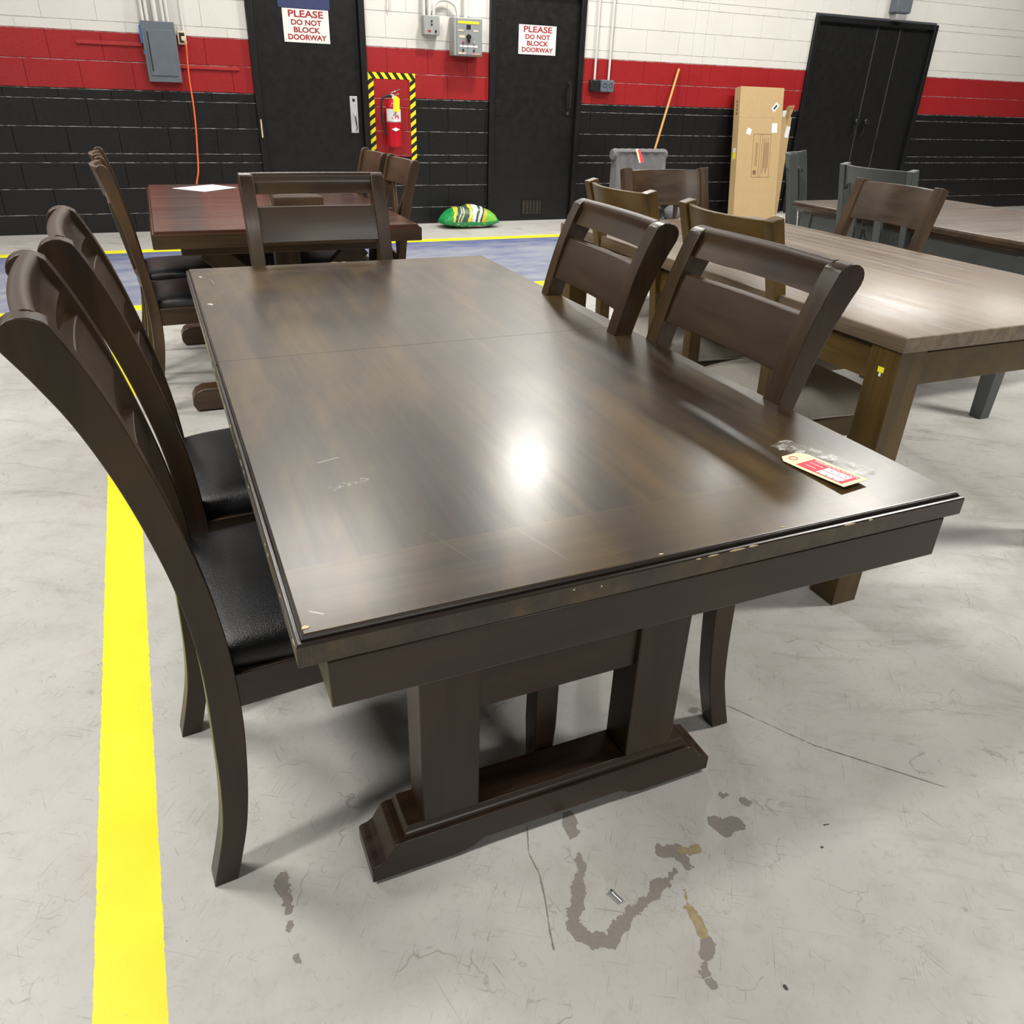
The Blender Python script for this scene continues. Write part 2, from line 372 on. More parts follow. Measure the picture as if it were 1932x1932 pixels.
# ================================================================ setting
b = MB(); b.add([(-6, -7, 0), (16, -7, 0), (16, D + .1, 0), (-6, D + .1, 0)], [(0, 1, 2, 3)])
floor = b.build('floor', m_floor, kind='structure')
import numpy as np
rs = np.random.RandomState(4)
def vnoise(X, Y, cell):
    gx = X / cell; gy = Y / cell; ix = np.floor(gx).astype(int); iy = np.floor(gy).astype(int); fx = gx - ix; fy = gy - iy
    fx = fx * fx * (3 - 2 * fx); fy = fy * fy * (3 - 2 * fy)
    def hsh(a, b_): return np.mod(np.sin(a * 127.1 + b_ * 311.7) * 43758.5453, 1.)
    return (hsh(ix, iy) * (1 - fx) + hsh(ix + 1, iy) * fx) * (1 - fy) + (hsh(ix, iy + 1) * (1 - fx) + hsh(ix + 1, iy + 1) * fx) * fy - .5
_sz = [.0002]
def stain(name, L, mat, amp=.010, z=None, st=.0008, label=None):
    '''irregular patch: union of capsules with a ragged edge, cut out of a fine grid'''
    if z is None: _sz[0] += .00002; z = _sz[0]
    pts_ = [p for A, B, r in L for p in (A, B)]; m_ = .03
    xs = np.arange(min(p[0] for p in pts_) - m_, max(p[0] for p in pts_) + m_, st); ys = np.arange(min(p[1] for p in pts_) - m_, max(p[1] for p in pts_) + m_, st)
    X, Y = np.meshgrid(xs, ys, indexing='ij'); d = np.full(X.shape, 9.)
    for A, B, r in L:
        bx, by = B[0] - A[0], B[1] - A[1]; l2 = max(bx * bx + by * by, 1e-9); h = np.clip(((X - A[0]) * bx + (Y - A[1]) * by) / l2, 0, 1)
        d = np.minimum(d, np.hypot(X - A[0] - bx * h, Y - A[1] - by * h) - r)
    d += amp * (vnoise(X, Y, .017) + .6 * vnoise(X, Y, .007) + .35 * vnoise(X, Y, .003))
    I, J = np.where(d < 0); idx = {}; vs = []; fs = []
    def vid(i, j):
        k = (i, j)
        if k not in idx: idx[k] = len(vs); vs.append((xs[0] + i * st, ys[0] + j * st, z))
        return idx[k]
    for i, j in zip(I.tolist(), J.tolist()): fs.append((vid(i, j), vid(i + 1, j), vid(i + 1, j + 1), vid(i, j + 1)))
    o_ = MB().add(vs, fs).build(name, mat, floor, smooth=0)
    for p in o_.data.polygons: pass
    if label: o_['label'] = label
    return o_
t = NT('bare_concrete'); fn = t.noise(t.obj(), 150., 4., .6); t.setp(color=t.mix(fn, (.20, .175, .155), (.30, .27, .24)), rough=.75); t.bump(fn, .0006); m_bare = t.m
m_rust = plain('rusty_stain', (.34, .27, .15), .75, scale=80., var=.4)
m_crackm = plain('crack_line', (.22, .20, .18), .8)
U = [(.515, .800), (.506, .775), (.490, .755), (.476, .730), (.458, .708), (.447, .688), (.450, .666), (.463, .650), (.485, .640), (.506, .646), (.526, .659), (.548, .668), (.572, .676), (.597, .682), (.616, .697), (.638, .697), (.662, .708)]
R_ = [.008, .008, .011, .011, .012, .013, .012, .012, .014, .011, .008, .010, .005, .009, .009, .005, .008]
stain('bare_patch', [(U[i], U[i + 1], R_[i]) for i in range(len(U) - 1)], m_bare, label='curved hook shaped patch of bare concrete')
for L in ([((.665, .752), (.690, .745), .014), ((.688, .74), (.692, .716), .013)], [((.795, .771), (.802, .752), .013), ((.802, .752), (.832, .752), .017)], [((.847, .823), (.850, .818), .010)], [((.878, .795), (.882, .785), .006)],
          [((.541, .889), (.536, .872), .010), ((.530, .872), (.524, .852), .012)], [((.006, .957), (.004, .937), .009), ((.004, .930), (.008, .905), .008), ((.009, .895), (.011, .889), .006)], [((.008, .864), (.009, .861), .007)], [((.008, .806), (.010, .797), .007)],
          [((.636, .575), (.622, .558), .013), ((.613, .548), (.606, .535), .006), ((.600, .522), (.603, .518), .006)], [((.60, 1.20), (.63, 1.19), .010)], [((.93, 1.05), (.95, 1.045), .006)], [((.82, .97), (.835, .93), .005)]):
    stain('bare_patch', L, m_bare)
for L in ([((.654, .668), (.645, .638), .004), ((.645, .638), (.638, .590), .008)], [((.700, .740), (.728, .733), .007)]): stain('rust_stain', L, m_rust)
for L in ([((.455, .90), (.432, .841), .0008), ((.432, .841), (.433, .797), .0012), ((.433, .797), (.421, .746), .001), ((.421, .746), (.405, .696), .001), ((.405, .696), (.396, .661), .001)],
          [((1.02, 1.03), (1.12, .86), .0009), ((1.12, .86), (1.3, .66), .0009)]): stain('crack', L, m_crackm, amp=.0016, st=.0008)
for L in ([((.709, .470), (.709, .466), .0028)], [((.949, .649), (.951, .649), .002)], [((.99, .687), (1.0, .685), .0015)], [((-.03, .62), (-.024, .615), .002)]): stain('dark_speck', L, m_print, amp=.001, st=.0006)
b = MB(); b.add([(-6, -7, CEIL), (16, -7, CEIL), (16, D + .1, CEIL), (-6, D + .1, CEIL)], [(0, 3, 2, 1)])
b.build('ceiling', m_ceil, kind='structure')
for nm, q in (('wall_left', [(-6, -7, 0), (-6, D + .1, 0), (-6, D + .1, CEIL), (-6, -7, CEIL)]), ('wall_right', [(16, -7, 0), (16, D + .1, 0), (16, D + .1, CEIL), (16, -7, CEIL)]),
              ('wall_front', [(-6, -7, 0), (16, -7, 0), (16, -7, CEIL), (-6, -7, CEIL)])):
    b = MB(); b.add(q, [(0, 1, 2, 3)]); b.build(nm, m_sidewall, kind='structure')

# block wall with grooved joints
DOORS = [(.965, 2.008, 0, 2.16), (3.245, 4.288, 0, 2.16), (7.24, 9.15, 0, 2.124)]
b = MB()
rows = [(0, .164)]
z = .164; k = 0
while z < CEIL:
    h = (.211, .211, .073)[k % 3]
    if k % 3 == 2: h = .073
    rows.append((z, min(z + h, CEIL))); z += h; k += 1
def block(x0, x1, z0, z1, gz=.0045, gx=.0022, dz=.0055, dx=.0022):
    if x1 - x0 < .012 or z1 - z0 < .012: gz = gx = .001; 
    o_ = [(x0, D + .005, z0), (x1, D + .005, z0), (x1, D + .005, z1), (x0, D + .005, z1)]
    i_ = [(x0 + gx, D, z0 + gz), (x1 - gx, D, z0 + gz), (x1 - gx, D, z1 - gz), (x0 + gx, D, z1 - gz)]
    b.add(o_ + i_, [(4, 5, 6, 7), (0, 1, 5, 4), (1, 2, 6, 5), (2, 3, 7, 6), (3, 0, 4, 7)])
for ri, (z0, z1) in enumerate(rows):
    for zone, (X0, X1, ph) in enumerate(((-6, 5.62, .3), (5.62, 5.775, None), (5.775, 16, .0))):
        xs = [X0]
        if ph is not None:
            s0 = X0 + ph * .4 if zone == 0 else 5.892 - .4
            st = s0 + (.2 if ri % 2 else 0); x = st - .8
            while x < X1:
                if x > X0 + .03 and x < X1 - .03: xs.append(x)
                x += .404
        xs.append(X1)
        for a, c_ in zip(xs, xs[1:]):
            segs = [(a, c_)]
            for (dx0, dx1, dz0, dz1) in DOORS:
                if z0 < dz1 - .02:
                    ns = []
                    for p, q in segs:
                        if q <= dx0 or p >= dx1: ns.append((p, q))
                        else:
                            if p < dx0: ns.append((p, dx0))
                            if q > dx1: ns.append((dx1, q))
                    segs = ns
            for p, q in segs: block(p, q, z0, z1)
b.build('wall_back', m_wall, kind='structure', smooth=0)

# ---------------------------------------------------------------- doors
def door(name, x0, x1, ztop, leafs, yl=D + .012):
    root = bpy.data.objects.new(name, None); C.objects.link(root); root['kind'] = 'structure'; root.location = (x0, D, 0)
    off = Vector((x0, D, 0))
    def P(bm_, nm, mat, **k):
        bm_.v = [tuple(Vector(v) - off) for v in bm_.v]; return bm_.build(nm, mat, root, **k)
    f = MB(); f.box(x0, x0 + .055, D - .035, D + .09, 0, ztop); f.box(x1 - .055, x1, D - .035, D + .09, 0, ztop)
    f.box(x0 + .055, x1 - .055, D - .035, D + .09, ztop - .055, ztop)
    P(f, 'frame', m_blackframe, bevel=.003)
    out = []
    for a, c_ in leafs:
        out.append(P(MB().box(a, c_, yl, yl + .045, .008, ztop - .06), 'door_leaf', m_blackmetal, bevel=.003))
    return root, P
d1, P1 = door('door_1', .965, 2.008, 2.16, [(1.022, 1.95)])
d2, P2 = door('door_2', 3.245, 4.288, 2.16, [(3.303, 4.230)])
d3, P3 = door('door_3', 7.24, 9.15, 2.124, [(7.297, 8.215), (8.219, 8.575), (8.583, 9.093)])
# door 1 push plate
P1(MB().box(1.832, 1.904, D + .0, D + .012, .847, 1.161), 'pull_plate', m_plate, bevel=.004, seg=2, label='silver pull plate with a lever grip')
kh = MB().lathe([(.0, 0), (.013, 0), (.013, .004), (0, .004)], 0, 0, 16).build('keyhole', m_darkgap, d1)
kh.rotation_euler = (PI / 2, 0, 0); kh.location = (1.868 - .965, .001, 1.128)
P1(MB().tube([(1.868, D + .004, 1.02), (1.868, D - .03, 1.01), (1.87, D - .038, .97), (1.878, D - .038, .90), (1.88, D + .004, .868)], .008), 'door_handle', m_chrome)
P1(MB().box(.985, .997, D - .0375, D - .035, .80, .95), 'strike_plate', m_chip)
# door 2 fittings
for z0, z1 in ((1.86, 1.985), (1.03, 1.16), (.225, .34)):
    h = MB(); h.box(3.318, 3.385, D + .006, D + .012, z0, z1); h.tube([(3.303, D - .002, z0), (3.303, D - .002, z1)], .011)
    P2(h, 'hinge', m_blackframe, bevel=.001)
h = MB(); h.box(4.130, 4.165, D + .002, D + .012, 1.05, 1.37); h.tube([(4.147, D, 1.34), (4.147, D - .045, 1.32), (4.147, D - .05, 1.2), (4.147, D - .045, 1.11), (4.147, D, 1.09)], .013)
P2(h, 'door_handle', m_blackplastic)
h = MB(); h.lathe([(0, -.006), (.016, -.006), (.016, .006), (0, .006)], 0, 0, 16)
lk = h.build('lock', m_chrome, d2); lk.rotation_euler = (PI / 2, 0, 0); lk.location = (4.147 - 3.245, 0, 1.063)
h = MB(); h.box(3.655, 3.905, D + .004, D + .012, .215, .232); h.box(3.655, 3.905, D + .004, D + .012, .05, .06); h.box(3.655, 3.665, D + .004, D + .012, .06, .215); h.box(3.895, 3.905, D + .004, D + .012, .06, .215)
for i in range(5): h.box(3.70 + i * .04, 3.712 + i * .04, D + .007, D + .012, .06, .215)
vt = P2(h, 'vent_grille', m_blackframe)
h = MB()
for i in range(10): h.box(3.668, 3.892, D + .009, D + .0115, .07 + i * .0145, .0745 + i * .0145)
P2(h, 'vent_louvres', plain('dull_brass_louvre', (.10, .085, .045), .5))
# door 3 fittings
for z0, z1 in ((1.78, 1.905), (1.08, 1.205), (.3, .42)):
    h = MB(); h.box(7.31, 7.385, D + .006, D + .012, z0, z1); h.tube([(7.297, D - .002, z0), (7.297, D - .002, z1)], .012); P3(h, 'hinge', m_blackframe)
h = MB(); h.box(8.579, 8.62, D + .004, D + .012, .755, .885); P3(h, 'hinge', m_blackframe)
for x in (8.165, 8.315):
    h = MB(); h.lathe([(0, 0), (.012, 0), (.014, .03), (.032, .04), (.036, .055), (.026, .07), (0, .075)], 0, 0, 20)
    k = h.build('door_knob', m_blackplastic, d3); k.rotation_euler = (PI / 2, 0, 0); k.location = (x - 7.24, .013, 1.06)
    h = MB(); h.tube([(x - .01, D + .01, 1.02), (x - .012, D - .03, 1.0), (x - .02, D - .035, .93), (x - .025, D + .01, .875)], .009); P3(h, 'door_handle', m_blackplastic)
for x in (8.217, 8.579):
    h = MB(); h.box(x - .007, x + .007, D + .006, D + .011, .01, 2.06); P3(h, 'edge_strip', plain('scuffed_edge_metal', (.07, .07, .075), .35, metal=.3))

# ---------------------------------------------------------------- signs
def notice(name, x0, x1, z0, z1, label, hs, yf=D + .010):
    cx, cz = (x0 + x1) / 2, (z0 + z1) / 2; W_, H_ = x1 - x0, z1 - z0
    r = thing(name, label, 'sign', (cx, yf, cz))
    MB().box(-W_ / 2, W_ / 2, -.004, 0, -H_ / 2, H_ / 2).build('sign_board', m_signwhite, r, bevel=.0012)
    for body, zf, wf, sz in (('PLEASE', .345, .76, .235), ('DO NOT', .095, .66, .185), ('BLOCK', -.125, .58, .185), ('DOORWAY', -.345, .84, .185)):
        text_mesh('lettering', body, H_ * sz * 1.2, m_signred, r, (0, -.0045, H_ * zf), WALLROT, width=W_ * wf, bold=.0019)
    for sx in (-1, 1):
        for sz in (-1, 1):
            h = MB(); h.lathe([(0, 0), (.0045, 0), (.003, .002), (0, .0025)], 0, 0, 8); k = h.build('screw', m_greybox, r); k.rotation_euler = (PI / 2, 0, 0); k.location = (sx * (W_ / 2 - .018), -.004, sz * (H_ / 2 - .018))
    return r
notice('warning_sign', 1.278, 1.686, 1.575, 1.832, 'white PLEASE DO NOT BLOCK DOORWAY sign below the blue panel, on the left black door', 0)
notice('warning_sign', 3.562, 3.974, 1.581, 1.834, 'white PLEASE DO NOT BLOCK DOORWAY sign on the black door with the floor vent', 0)
b = MB().box(-.228, .228, -.004, 0, -.09, .09); bs = b.build('blue_sign', m_signblue, bevel=.001); bs.location = (1.474, D + .010, 1.925)
tag(bs, 'plain dark blue panel on the left black door, above the white notice', 'sign')

# ---------------------------------------------------------------- wall fittings
r = thing('breaker_panel', 'slate grey steel breaker panel on the red band, orange cord beside it', 'electrical panel', (.233, D, 1.445))
MB().box(-.132, .132, -.10, -.002, -.222, .222).build('case', m_panelgrey, r, bevel=.004)
MB().box(-.105, .105, -.108, -.10, -.175, .165).build('panel_door', m_panelgrey, r, bevel=.006)
MB().box(-.092, -.082, -.1095, -.107, -.145, .145).build('door_slot', m_darkgap, r)
for dx in (-.105, -.07, -.005, .055, .09):
    MB().tube([(dx, -.045, .222), (dx, -.03, .6), (dx, -.03, 1.6)], .014 if dx < -.02 or dx > .05 else .02).build('conduit', m_whiteconduit, r, label='white painted conduit')
MB().box(-.146, -.132, -.07, -.03, .06, .19).build('cable_clamp', plain('blue_connector', (.05, .2, .6), .4), r, label='blue plastic connector')
MB().box(-.140, -.132, -.07, -.03, -.02, .01).build('cable_clamp', plain('blue_connector', (.05, .2, .6), .4), r, label='blue plastic connector')
r = thing('wall_outlet', 'ivory socket box on the wall with the orange cord plugged in', 'socket', (.415, D, 1.56))
MB().box(-.034, .034, -.045, 0, -.05, .05).build('box', m_beigeplastic, r, bevel=.004)
MB().box(-.022, .022, -.047, -.044, -.036, .036).build('socket_face', m_darkgap, r)
MB().tube([(.02, -.02, .05), (.025, -.02, 1.5)], .013).build('conduit', m_whiteconduit, r)
pts = [(.422, -.065, 1.555), (.436, -.085, 1.50), (.432, -.05, 1.40), (.426, -.03, 1.25), (.428, -.03, 1.05), (.42, -.03, .87), (.404, -.035, .69), (.385, -.05, .52), (.352, -.07, .40), (.33, -.10, .2), (.32, -.13, .03), (.35, -.3, .0075), (.45, -.5, .0075)]
r = thing('extension_cord', 'orange extension cord hanging down the black wall from the ivory socket', 'cord', (0, D, 0))
MB().tube(sm(pts, 6), .0075).build('cord', m_orange, r)
MB().box(.406, .438, -.088, -.046, 1.535, 1.57).build('plug', m_beigeplastic, r, bevel=.006)
r = tag(MB().box(-.25, .245, -.016, 0, -.011, .011).build('wire_channel', plain('red_wire_channel', (.36, .02, .02), .4), bevel=.002), 'thin red painted wiring channel on the red band right of the breaker panel', 'wiring channel'); r.location = (.612, D, 1.343)
r = tag(MB().box(-.25, .25, -.016, 0, -.014, .014).build('wire_channel', plain('red_wire_channel', (.36, .02, .02), .4), bevel=.002), 'red painted wiring channel on the wall left of the breaker panel', 'wiring channel'); r.location = (-.155, D, 1.496)

r = thing('switch_box', 'small grey two-button switch box on the white wall beside the larger grey control box', 'switch box', (2.63, D, 1.768))
MB().box(-.078, .078, -.09, 0, -.078, .078).build('case', m_greybox, r, bevel=.005)
for z in (.035, .008): MB().box(-.008, .006, -.096, -.09, z - .008, z + .006).build('button', m_blackplastic, r, bevel=.001)
MB().box(-.038, -.012, -.094, -.09, -.052, -.038).build('indicator', m_signred, r, label='red indicator')
MB().box(.03, .046, -.097, -.09, -.056, -.036).build('toggle', m_blackplastic, r, bevel=.002)
for x in (-.062, -.008): MB().tube([(x, -.04, .078), (x, -.03, .5), (x, -.03, 1.5)], .015).build('conduit', m_whiteconduit, r)
MB().tube(sm([(.03, -.045, .078), (.045, -.045, .165), (.10, -.045, .205), (.18, -.045, .205), (.25, -.045, .165), (.275, -.045, .075)], 5), .013).build('conduit', m_whiteconduit, r, label='arched conduit joining the two boxes')
r = thing('control_box', 'grey control box with black dial and yellow strip, right of the small switch box', 'control box', (2.975, D, 1.688))
MB().box(-.143, .143, -.14, 0, -.156, .156).build('case', m_greybox, r, bevel=.005)
MB().box(-.118, .136, -.146, -.14, -.145, .148).build('cover', plain('grey_blue_cover', (.24, .255, .26), .38), r, bevel=.003)
MB().box(-.105, .105, -.148, -.1455, .108, .128).build('strip', m_yellowsticker, r, label='yellow strip')
MB().box(-.020, .022, -.148, -.1455, .063, .1).build('dark_label', m_blackplastic, r)
h = MB().lathe([(0, 0), (.022, 0), (.022, .02), (.016, .028), (0, .028)], 0, 0, 18).build('dial', m_blackplastic, r); h.rotation_euler = (PI / 2, 0, 0); h.location = (.0, -.146, .002)
MB().box(-.008, .008, -.176, -.146, -.045, -.006).build('dial_pointer', m_blackplastic, r, bevel=.002)
MB().box(-.092, -.036, -.148, -.1455, -.008, .014).build('paper_label', m_beigeplastic, r)
MB().box(-.105, -.05, -.148, -.1455, .046, .058).build('paper_label', m_beigeplastic, r)
MB().box(.05, .098, -.148, -.1455, .046, .06).build('paper_label', m_beigeplastic, r)
MB().box(-.088, .092, -.148, -.1455, -.082, -.067).build('paper_label', m_label, r, label='white strip label')
for x, mt in ((-.055, m_signred), (.055, m_steel)):
    MB().box(x - .007, x + .007, -.16, -.146, -.058, -.035).build('toggle', mt, r, bevel=.002)
    MB().box(x - .006, x + .006, -.158, -.146, -.118, -.098).build('toggle', m_blackplastic, r, bevel=.002)
MB().box(-.1, -.03, -.148, -.1455, -.142, -.126).build('paper_label', m_beigeplastic, r)
MB().box(.035, .115, -.148, -.1455, -.142, -.13).build('paper_label', plain('pale_red_label', (.6, .3, .26), .5), r, label='pale red label')
MB().tube([(-.0, -.05, .156), (-.0, -.035, .5), (.0, -.035, 1.5)], .017).build('conduit', m_whiteconduit, r)
r = tag(MB().box(-.055, .055, -.05, 0, -.055, .055).build('outlet_box', m_blackplastic, bevel=.008), 'small black box on the red band beside the double grey socket box', 'socket'); r.location = (4.432, D, 1.33)
r = thing('outlet_box', 'double grey socket box with round covers on the red band', 'socket', (4.572, D, 1.33))
for s in (-1, 1):
    MB().box(s * .038 - .037, s * .038 + .037, -.065, 0, -.056, .056).build('cover', m_panelgrey, r, bevel=.005)
    h = MB().tube([(s * .036 + .02 * math.cos(a * PI / 8), -.067, .006 + .02 * math.sin(a * PI / 8)) for a in range(16)], .002, 6, True).build('cover_ring', m_ring, r)
for x, nm, g in ((4.432, 'left of the pair above the socket boxes', 1), (4.60, 'right of the pair above the socket boxes', 1)):
    h = MB().tube([(0, -.022, 1.386), (0, -.022, CEIL)], .012)
    o_ = tag(h.build('conduit_pipe', m_whiteconduit), 'thin white conduit running up the wall, ' + nm, 'conduit', 'white conduits above the socket boxes'); o_.location = (x, D, 0)
r = thing('wall_unit', 'grey rounded wall unit above the double black doors', 'wall fixture', (8.42, D, 2.30))
MB().box(-.11, .13, -.12, 0, -.10, .16).build('case', m_panelgrey, r, bevel=.02, seg=3)
MB().box(-.07, .09, -.10, 0, -.17, -.10).build('base', m_greybox, r, bevel=.01)
h = MB().tube([(0, -.012, .1), (0, -.03, .02), (0, -.012, -.06)], .006); o_ = tag(h.build('wall_hook', m_whiteconduit), 'small white painted hook on the white wall right of the left door', 'hook'); o_.location = (2.243, D, 1.92)
MB_ = MB().tube([(0, -.004, .02), (0, -.03, .0), (0, -.03, -.03)], .006)

# hazard tape and extinguisher
r = thing('hazard_tape_border', 'yellow and black striped tape rectangle on the wall around the fire extinguisher', 'tape', (2.247, D, .98))
y0, y1 = -.0022, -.0007
MB().box(-.232, -.178, y0, y1, -.38, .335).build('tape_strip', m_haz_v, r); MB().box(.178, .232, y0, y1, -.38, .335).build('tape_strip', m_haz_v, r)
MB().box(-.232, .232, y0, y1, .335, .388).build('tape_strip', m_haz_h, r); MB().box(-.232, .232, y0, y1, -.433, -.38).build('tape_strip', m_haz_h, r)
r = thing('fire_extinguisher', 'red fire extinguisher with black hose and yellow tag on the black and red wall', 'fire extinguisher', (2.228, D - .085, .735))
MB().lathe([(0, 0), (.062, 0), (.069, .008), (.069, .34), (.062, .375), (.04, .40), (.022, .41), (0, .41)], 0, 0, 32).build('cylinder', m_extred, r)
MB().lathe([(0, .40), (.02, .40), (.02, .44), (.014, .45), (0, .45)], 0, 0, 16).build('valve', m_chrome, r)
h = MB(); h.bar((-.03, 0, .455), (.07, -.01, .50), .02, .008); h.bar((-.03, 0, .445), (.055, -.01, .455), .018, .008); h.build('lever', m_chrome, r, bevel=.002)
MB().tube(sm([(-.015, -.01, .437), (-.06, -.01, .44), (-.11, -.02, .405), (-.122, -.03, .32), (-.115, -.035, .21), (-.085, -.04, .10)], 6), .0105).build('hose', m_blackplastic, r)
h = MB(); h.loft([[(.0705 * math.cos(a), .0705 * math.sin(a), z) for a in [PI * (1.05 + .9 * k / 14) for k in range(15)]] + [(.069 * math.cos(a), .069 * math.sin(a), z) for a in [PI * (1.95 - .9 * k / 14) for k in range(15)]] for z in (.225, .33)]).build('paper_label', m_label, r, label='white instruction label')
for i in range(5):
    MB().box(-.035 + i * .015, -.026 + i * .015, -.0722, -.0712, .245 + (i % 2) * .03, .262 + (i % 3) * .02).build('label_print', m_print if i % 2 else m_tagred, r)
h = MB(); h.loft([[(-.040, -.0725, .155), (0, -.0725, .138), (.040, -.0725, .155), (0, -.0725, .172)], [(-.040, -.066, .155), (0, -.0715, .138), (.040, -.066, .155), (0, -.0715, .172)]]).build('diamond_emblem', m_label, r, label='white diamond emblem')
h = MB(); h.loft([[(-.024, -.088, .315), (.038, -.088, .300), (.044, -.083, .42), (.008, -.083, .445), (-.016, -.083, .43)], [(-.024, -.087, .315), (.038, -.087, .300), (.044, -.082, .42), (.008, -.082, .445), (-.016, -.082, .43)]]).build('inspection_tag', m_yellow, r, label='yellow inspection tag')
MB().box(-.012, .012, .06, .085, .2, .40).build('wall_bracket', m_blackframe, r)
MB().lathe([(.070, .215), (.072, .217), (.072, .222), (.070, .224)], 0, 0, 24).build('strap', m_steel, r)

# ---------------------------------------------------------------- lamps
for i, (x, y, z, pw, lx, ly) in enumerate(LAMPS):
    r = thing('ceiling_lamp', 'white strip lamp hanging below the ceiling', 'lamp', (x, y, z), 0, 'hanging strip lamps')
    MB().box(-lx / 2 - .03, lx / 2 + .03, -ly / 2 - .03, ly / 2 + .03, .0, .07).build('housing', m_whiteconduit, r, bevel=.01)
    MB().box(-lx / 2, lx / 2, -ly / 2, ly / 2, -.012, 0).build('diffuser', m_diff, r)
    for s in (-1, 1): MB().tube([(s * lx * .35, 0, .07), (s * lx * .35, 0, CEIL - z)], .004, 6).build('hanger', m_steel, r)
    L_ = bpy.data.lights.new('strip_light', 'AREA'); L_.shape = 'RECTANGLE'; L_.size = lx; L_.size_y = ly; L_.energy = pw
    L_.color = (1, .965, .91)
    lo = bpy.data.objects.new('strip_light', L_); C.objects.link(lo); lo.location = (0, 0, -.02); lo.parent = r

# ================================================================ main table
T = thing('dining_table', 'large dark brown trestle dining table in the foreground, scuffed top', 'table', (.052, .613, 0), .006)
TW, TL = .909, 1.82
prof = [(.0015, .727), (0, .7285), (0, .7515), (.0008, .7535), (.0025, .7545), (.0042, .7545), (.0046, .7530), (.0060, .7530), (.0064, .7565), (.0074, .7582), (.0088, .7585), (.0092, .7592), (.0105, .76)]
seam = .91
for a, c_ in ((0, seam - .0006), (seam + .0006, TL)):
    b = MB(); loops = []
    for i, z in prof:
        ya = i if a == 0 else 0; yb_ = i if c_ == TL else 0
        loops.append([(i, a + ya, z), (TW - i, a + ya, z), (TW - i, c_ - yb_, z), (i, c_ - yb_, z)])
    b.loft(loops).build('tabletop_leaf', m_top, T, smooth=18)
b = MB(); b.box(.028, TW - .028, .0006, .028, .667, .7268); b.box(.028, TW - .028, TL - .028, TL - .003, .667, .727)
b.box(.028, .05, .028, TL - .028, .667, .727); b.box(TW - .05, TW - .028, .028, TL - .028, .667, .727)
b.build('apron', wood('espresso', 'x'), T, bevel=.0015)
for yc, sgn in ((.318, 1), (TL - .318, -1)):
    base = bpy.data.objects.new('trestle', None); C.objects.link(base); base.parent = T; base.location = (TW / 2, yc, 0)
    # foot: profile along x, extruded in y
    hl = .352
    pr = [(-hl, .008), (-hl, .040), (-hl + .006, .044), (-hl + .016, .046), (-hl + .026, .053), (-hl + .034, .068), (-hl + .043, .082), (-hl + .052, .086), (-hl + .064, .086)]
    outline = pr + [(-p[0], p[1]) for p in reversed(pr)] + [(.195, .008), (.165, .014), (.145, .028), (-.145, .028), (-.165, .014), (-.195, .008)]
    MB().prism(outline, 'y', -.05, .05).build('foot', wood('espresso', 'x'), base, bevel=.0015, smooth=22)
    MB().slab(-hl + .062, hl - .062, -.044, .044, [(0, .086), (0, .096), (.003, .099), (.006, .106), (.006, .108)]).build('foot_cap', wood('espresso', 'x'), base, bevel=.001)
    for s in (-1, 1):
        MB().box(s * .203 - .052, s * .203 + .052, -.04, .036, .107, .666).build('post', wood('espresso', 'z'), base, bevel=.003)
    MB().box(-.151, .151, -.028, -.004, .325, .412).build('cross_rail', wood('espresso', 'x'), base, bevel=.0015)
    for s in (-1, 1): MB().box(s * .31 - .02, s * .31 + .02, -.04, .04, 0, .009).build('floor_pad', m_greybox, base)
MB().box(.30, TW - .30, .36, TL - .36, .60, .664).build('stretcher', wood('espresso', 'y'), T, bevel=.002)
# bare chips along the left and near edges
def chips(L, nm='edge_chip'):
    b = MB()
    for x, y, z, sx, sy in L:
        n = 7; ring = []
        for k in range(n):
            a = 2 * PI * k / n; rr = .7 + .5 * random.random(); ring.append((math.cos(a) * rr, math.sin(a) * rr))
        if abs(z - .7603) < .0006: b.loft([[(x + p[0] * sx, y + p[1] * sy, z - .001) for p in ring], [(x + p[0] * sx, y + p[1] * sy, z + .0003) for p in ring]])
        elif x < .01: b.loft([[(-.0004, y + p[0] * sy, z + p[1] * .0016) for p in ring], [(.003, y + p[0] * sy, z + p[1] * .0016) for p in ring]])
        else: b.loft([[(x + p[0] * sx, -.0004, z + p[1] * .0011) for p in ring], [(x + p[0] * sx, .003, z + p[1] * .0011) for p in ring]])
    return b
L = [(0, y, z, .002, s) for y, z, s in ((.015, .75, .006), (.10, .749, .004), (.19, .748, .004), (.21, .75, .003), (.37, .75, .004), (.425, .748, .008), (.46, .746, .012), (.52, .748, .004), (.60, .75, .006), (.69, .749, .01), (.82, .75, .008), (.90, .749, .012), (.96, .75, .01), (1.05, .75, .006), (1.2, .75, .004))]
L += [(x, 0, z, s, .002) for x, z, s in ((.30, .748, .0015), (.335, .744, .001), (.485, .7515, .008), (.52, .7518, .016), (.545, .752, .008), (.70, .752, .010), (.465, .7512, .004), (.735, .752, .004))]
L += [(.013, .02, .7603, .004, .003), (.42, .013, .7603, .003, .0012), (.60, .014, .7603, .004, .0012), (.45, TL - .012, .7603, .006, .002), (.42, TL - .01, .7603, .012, .002)]
for q in L: chips([q]).build('edge_chip', m_chip, T)

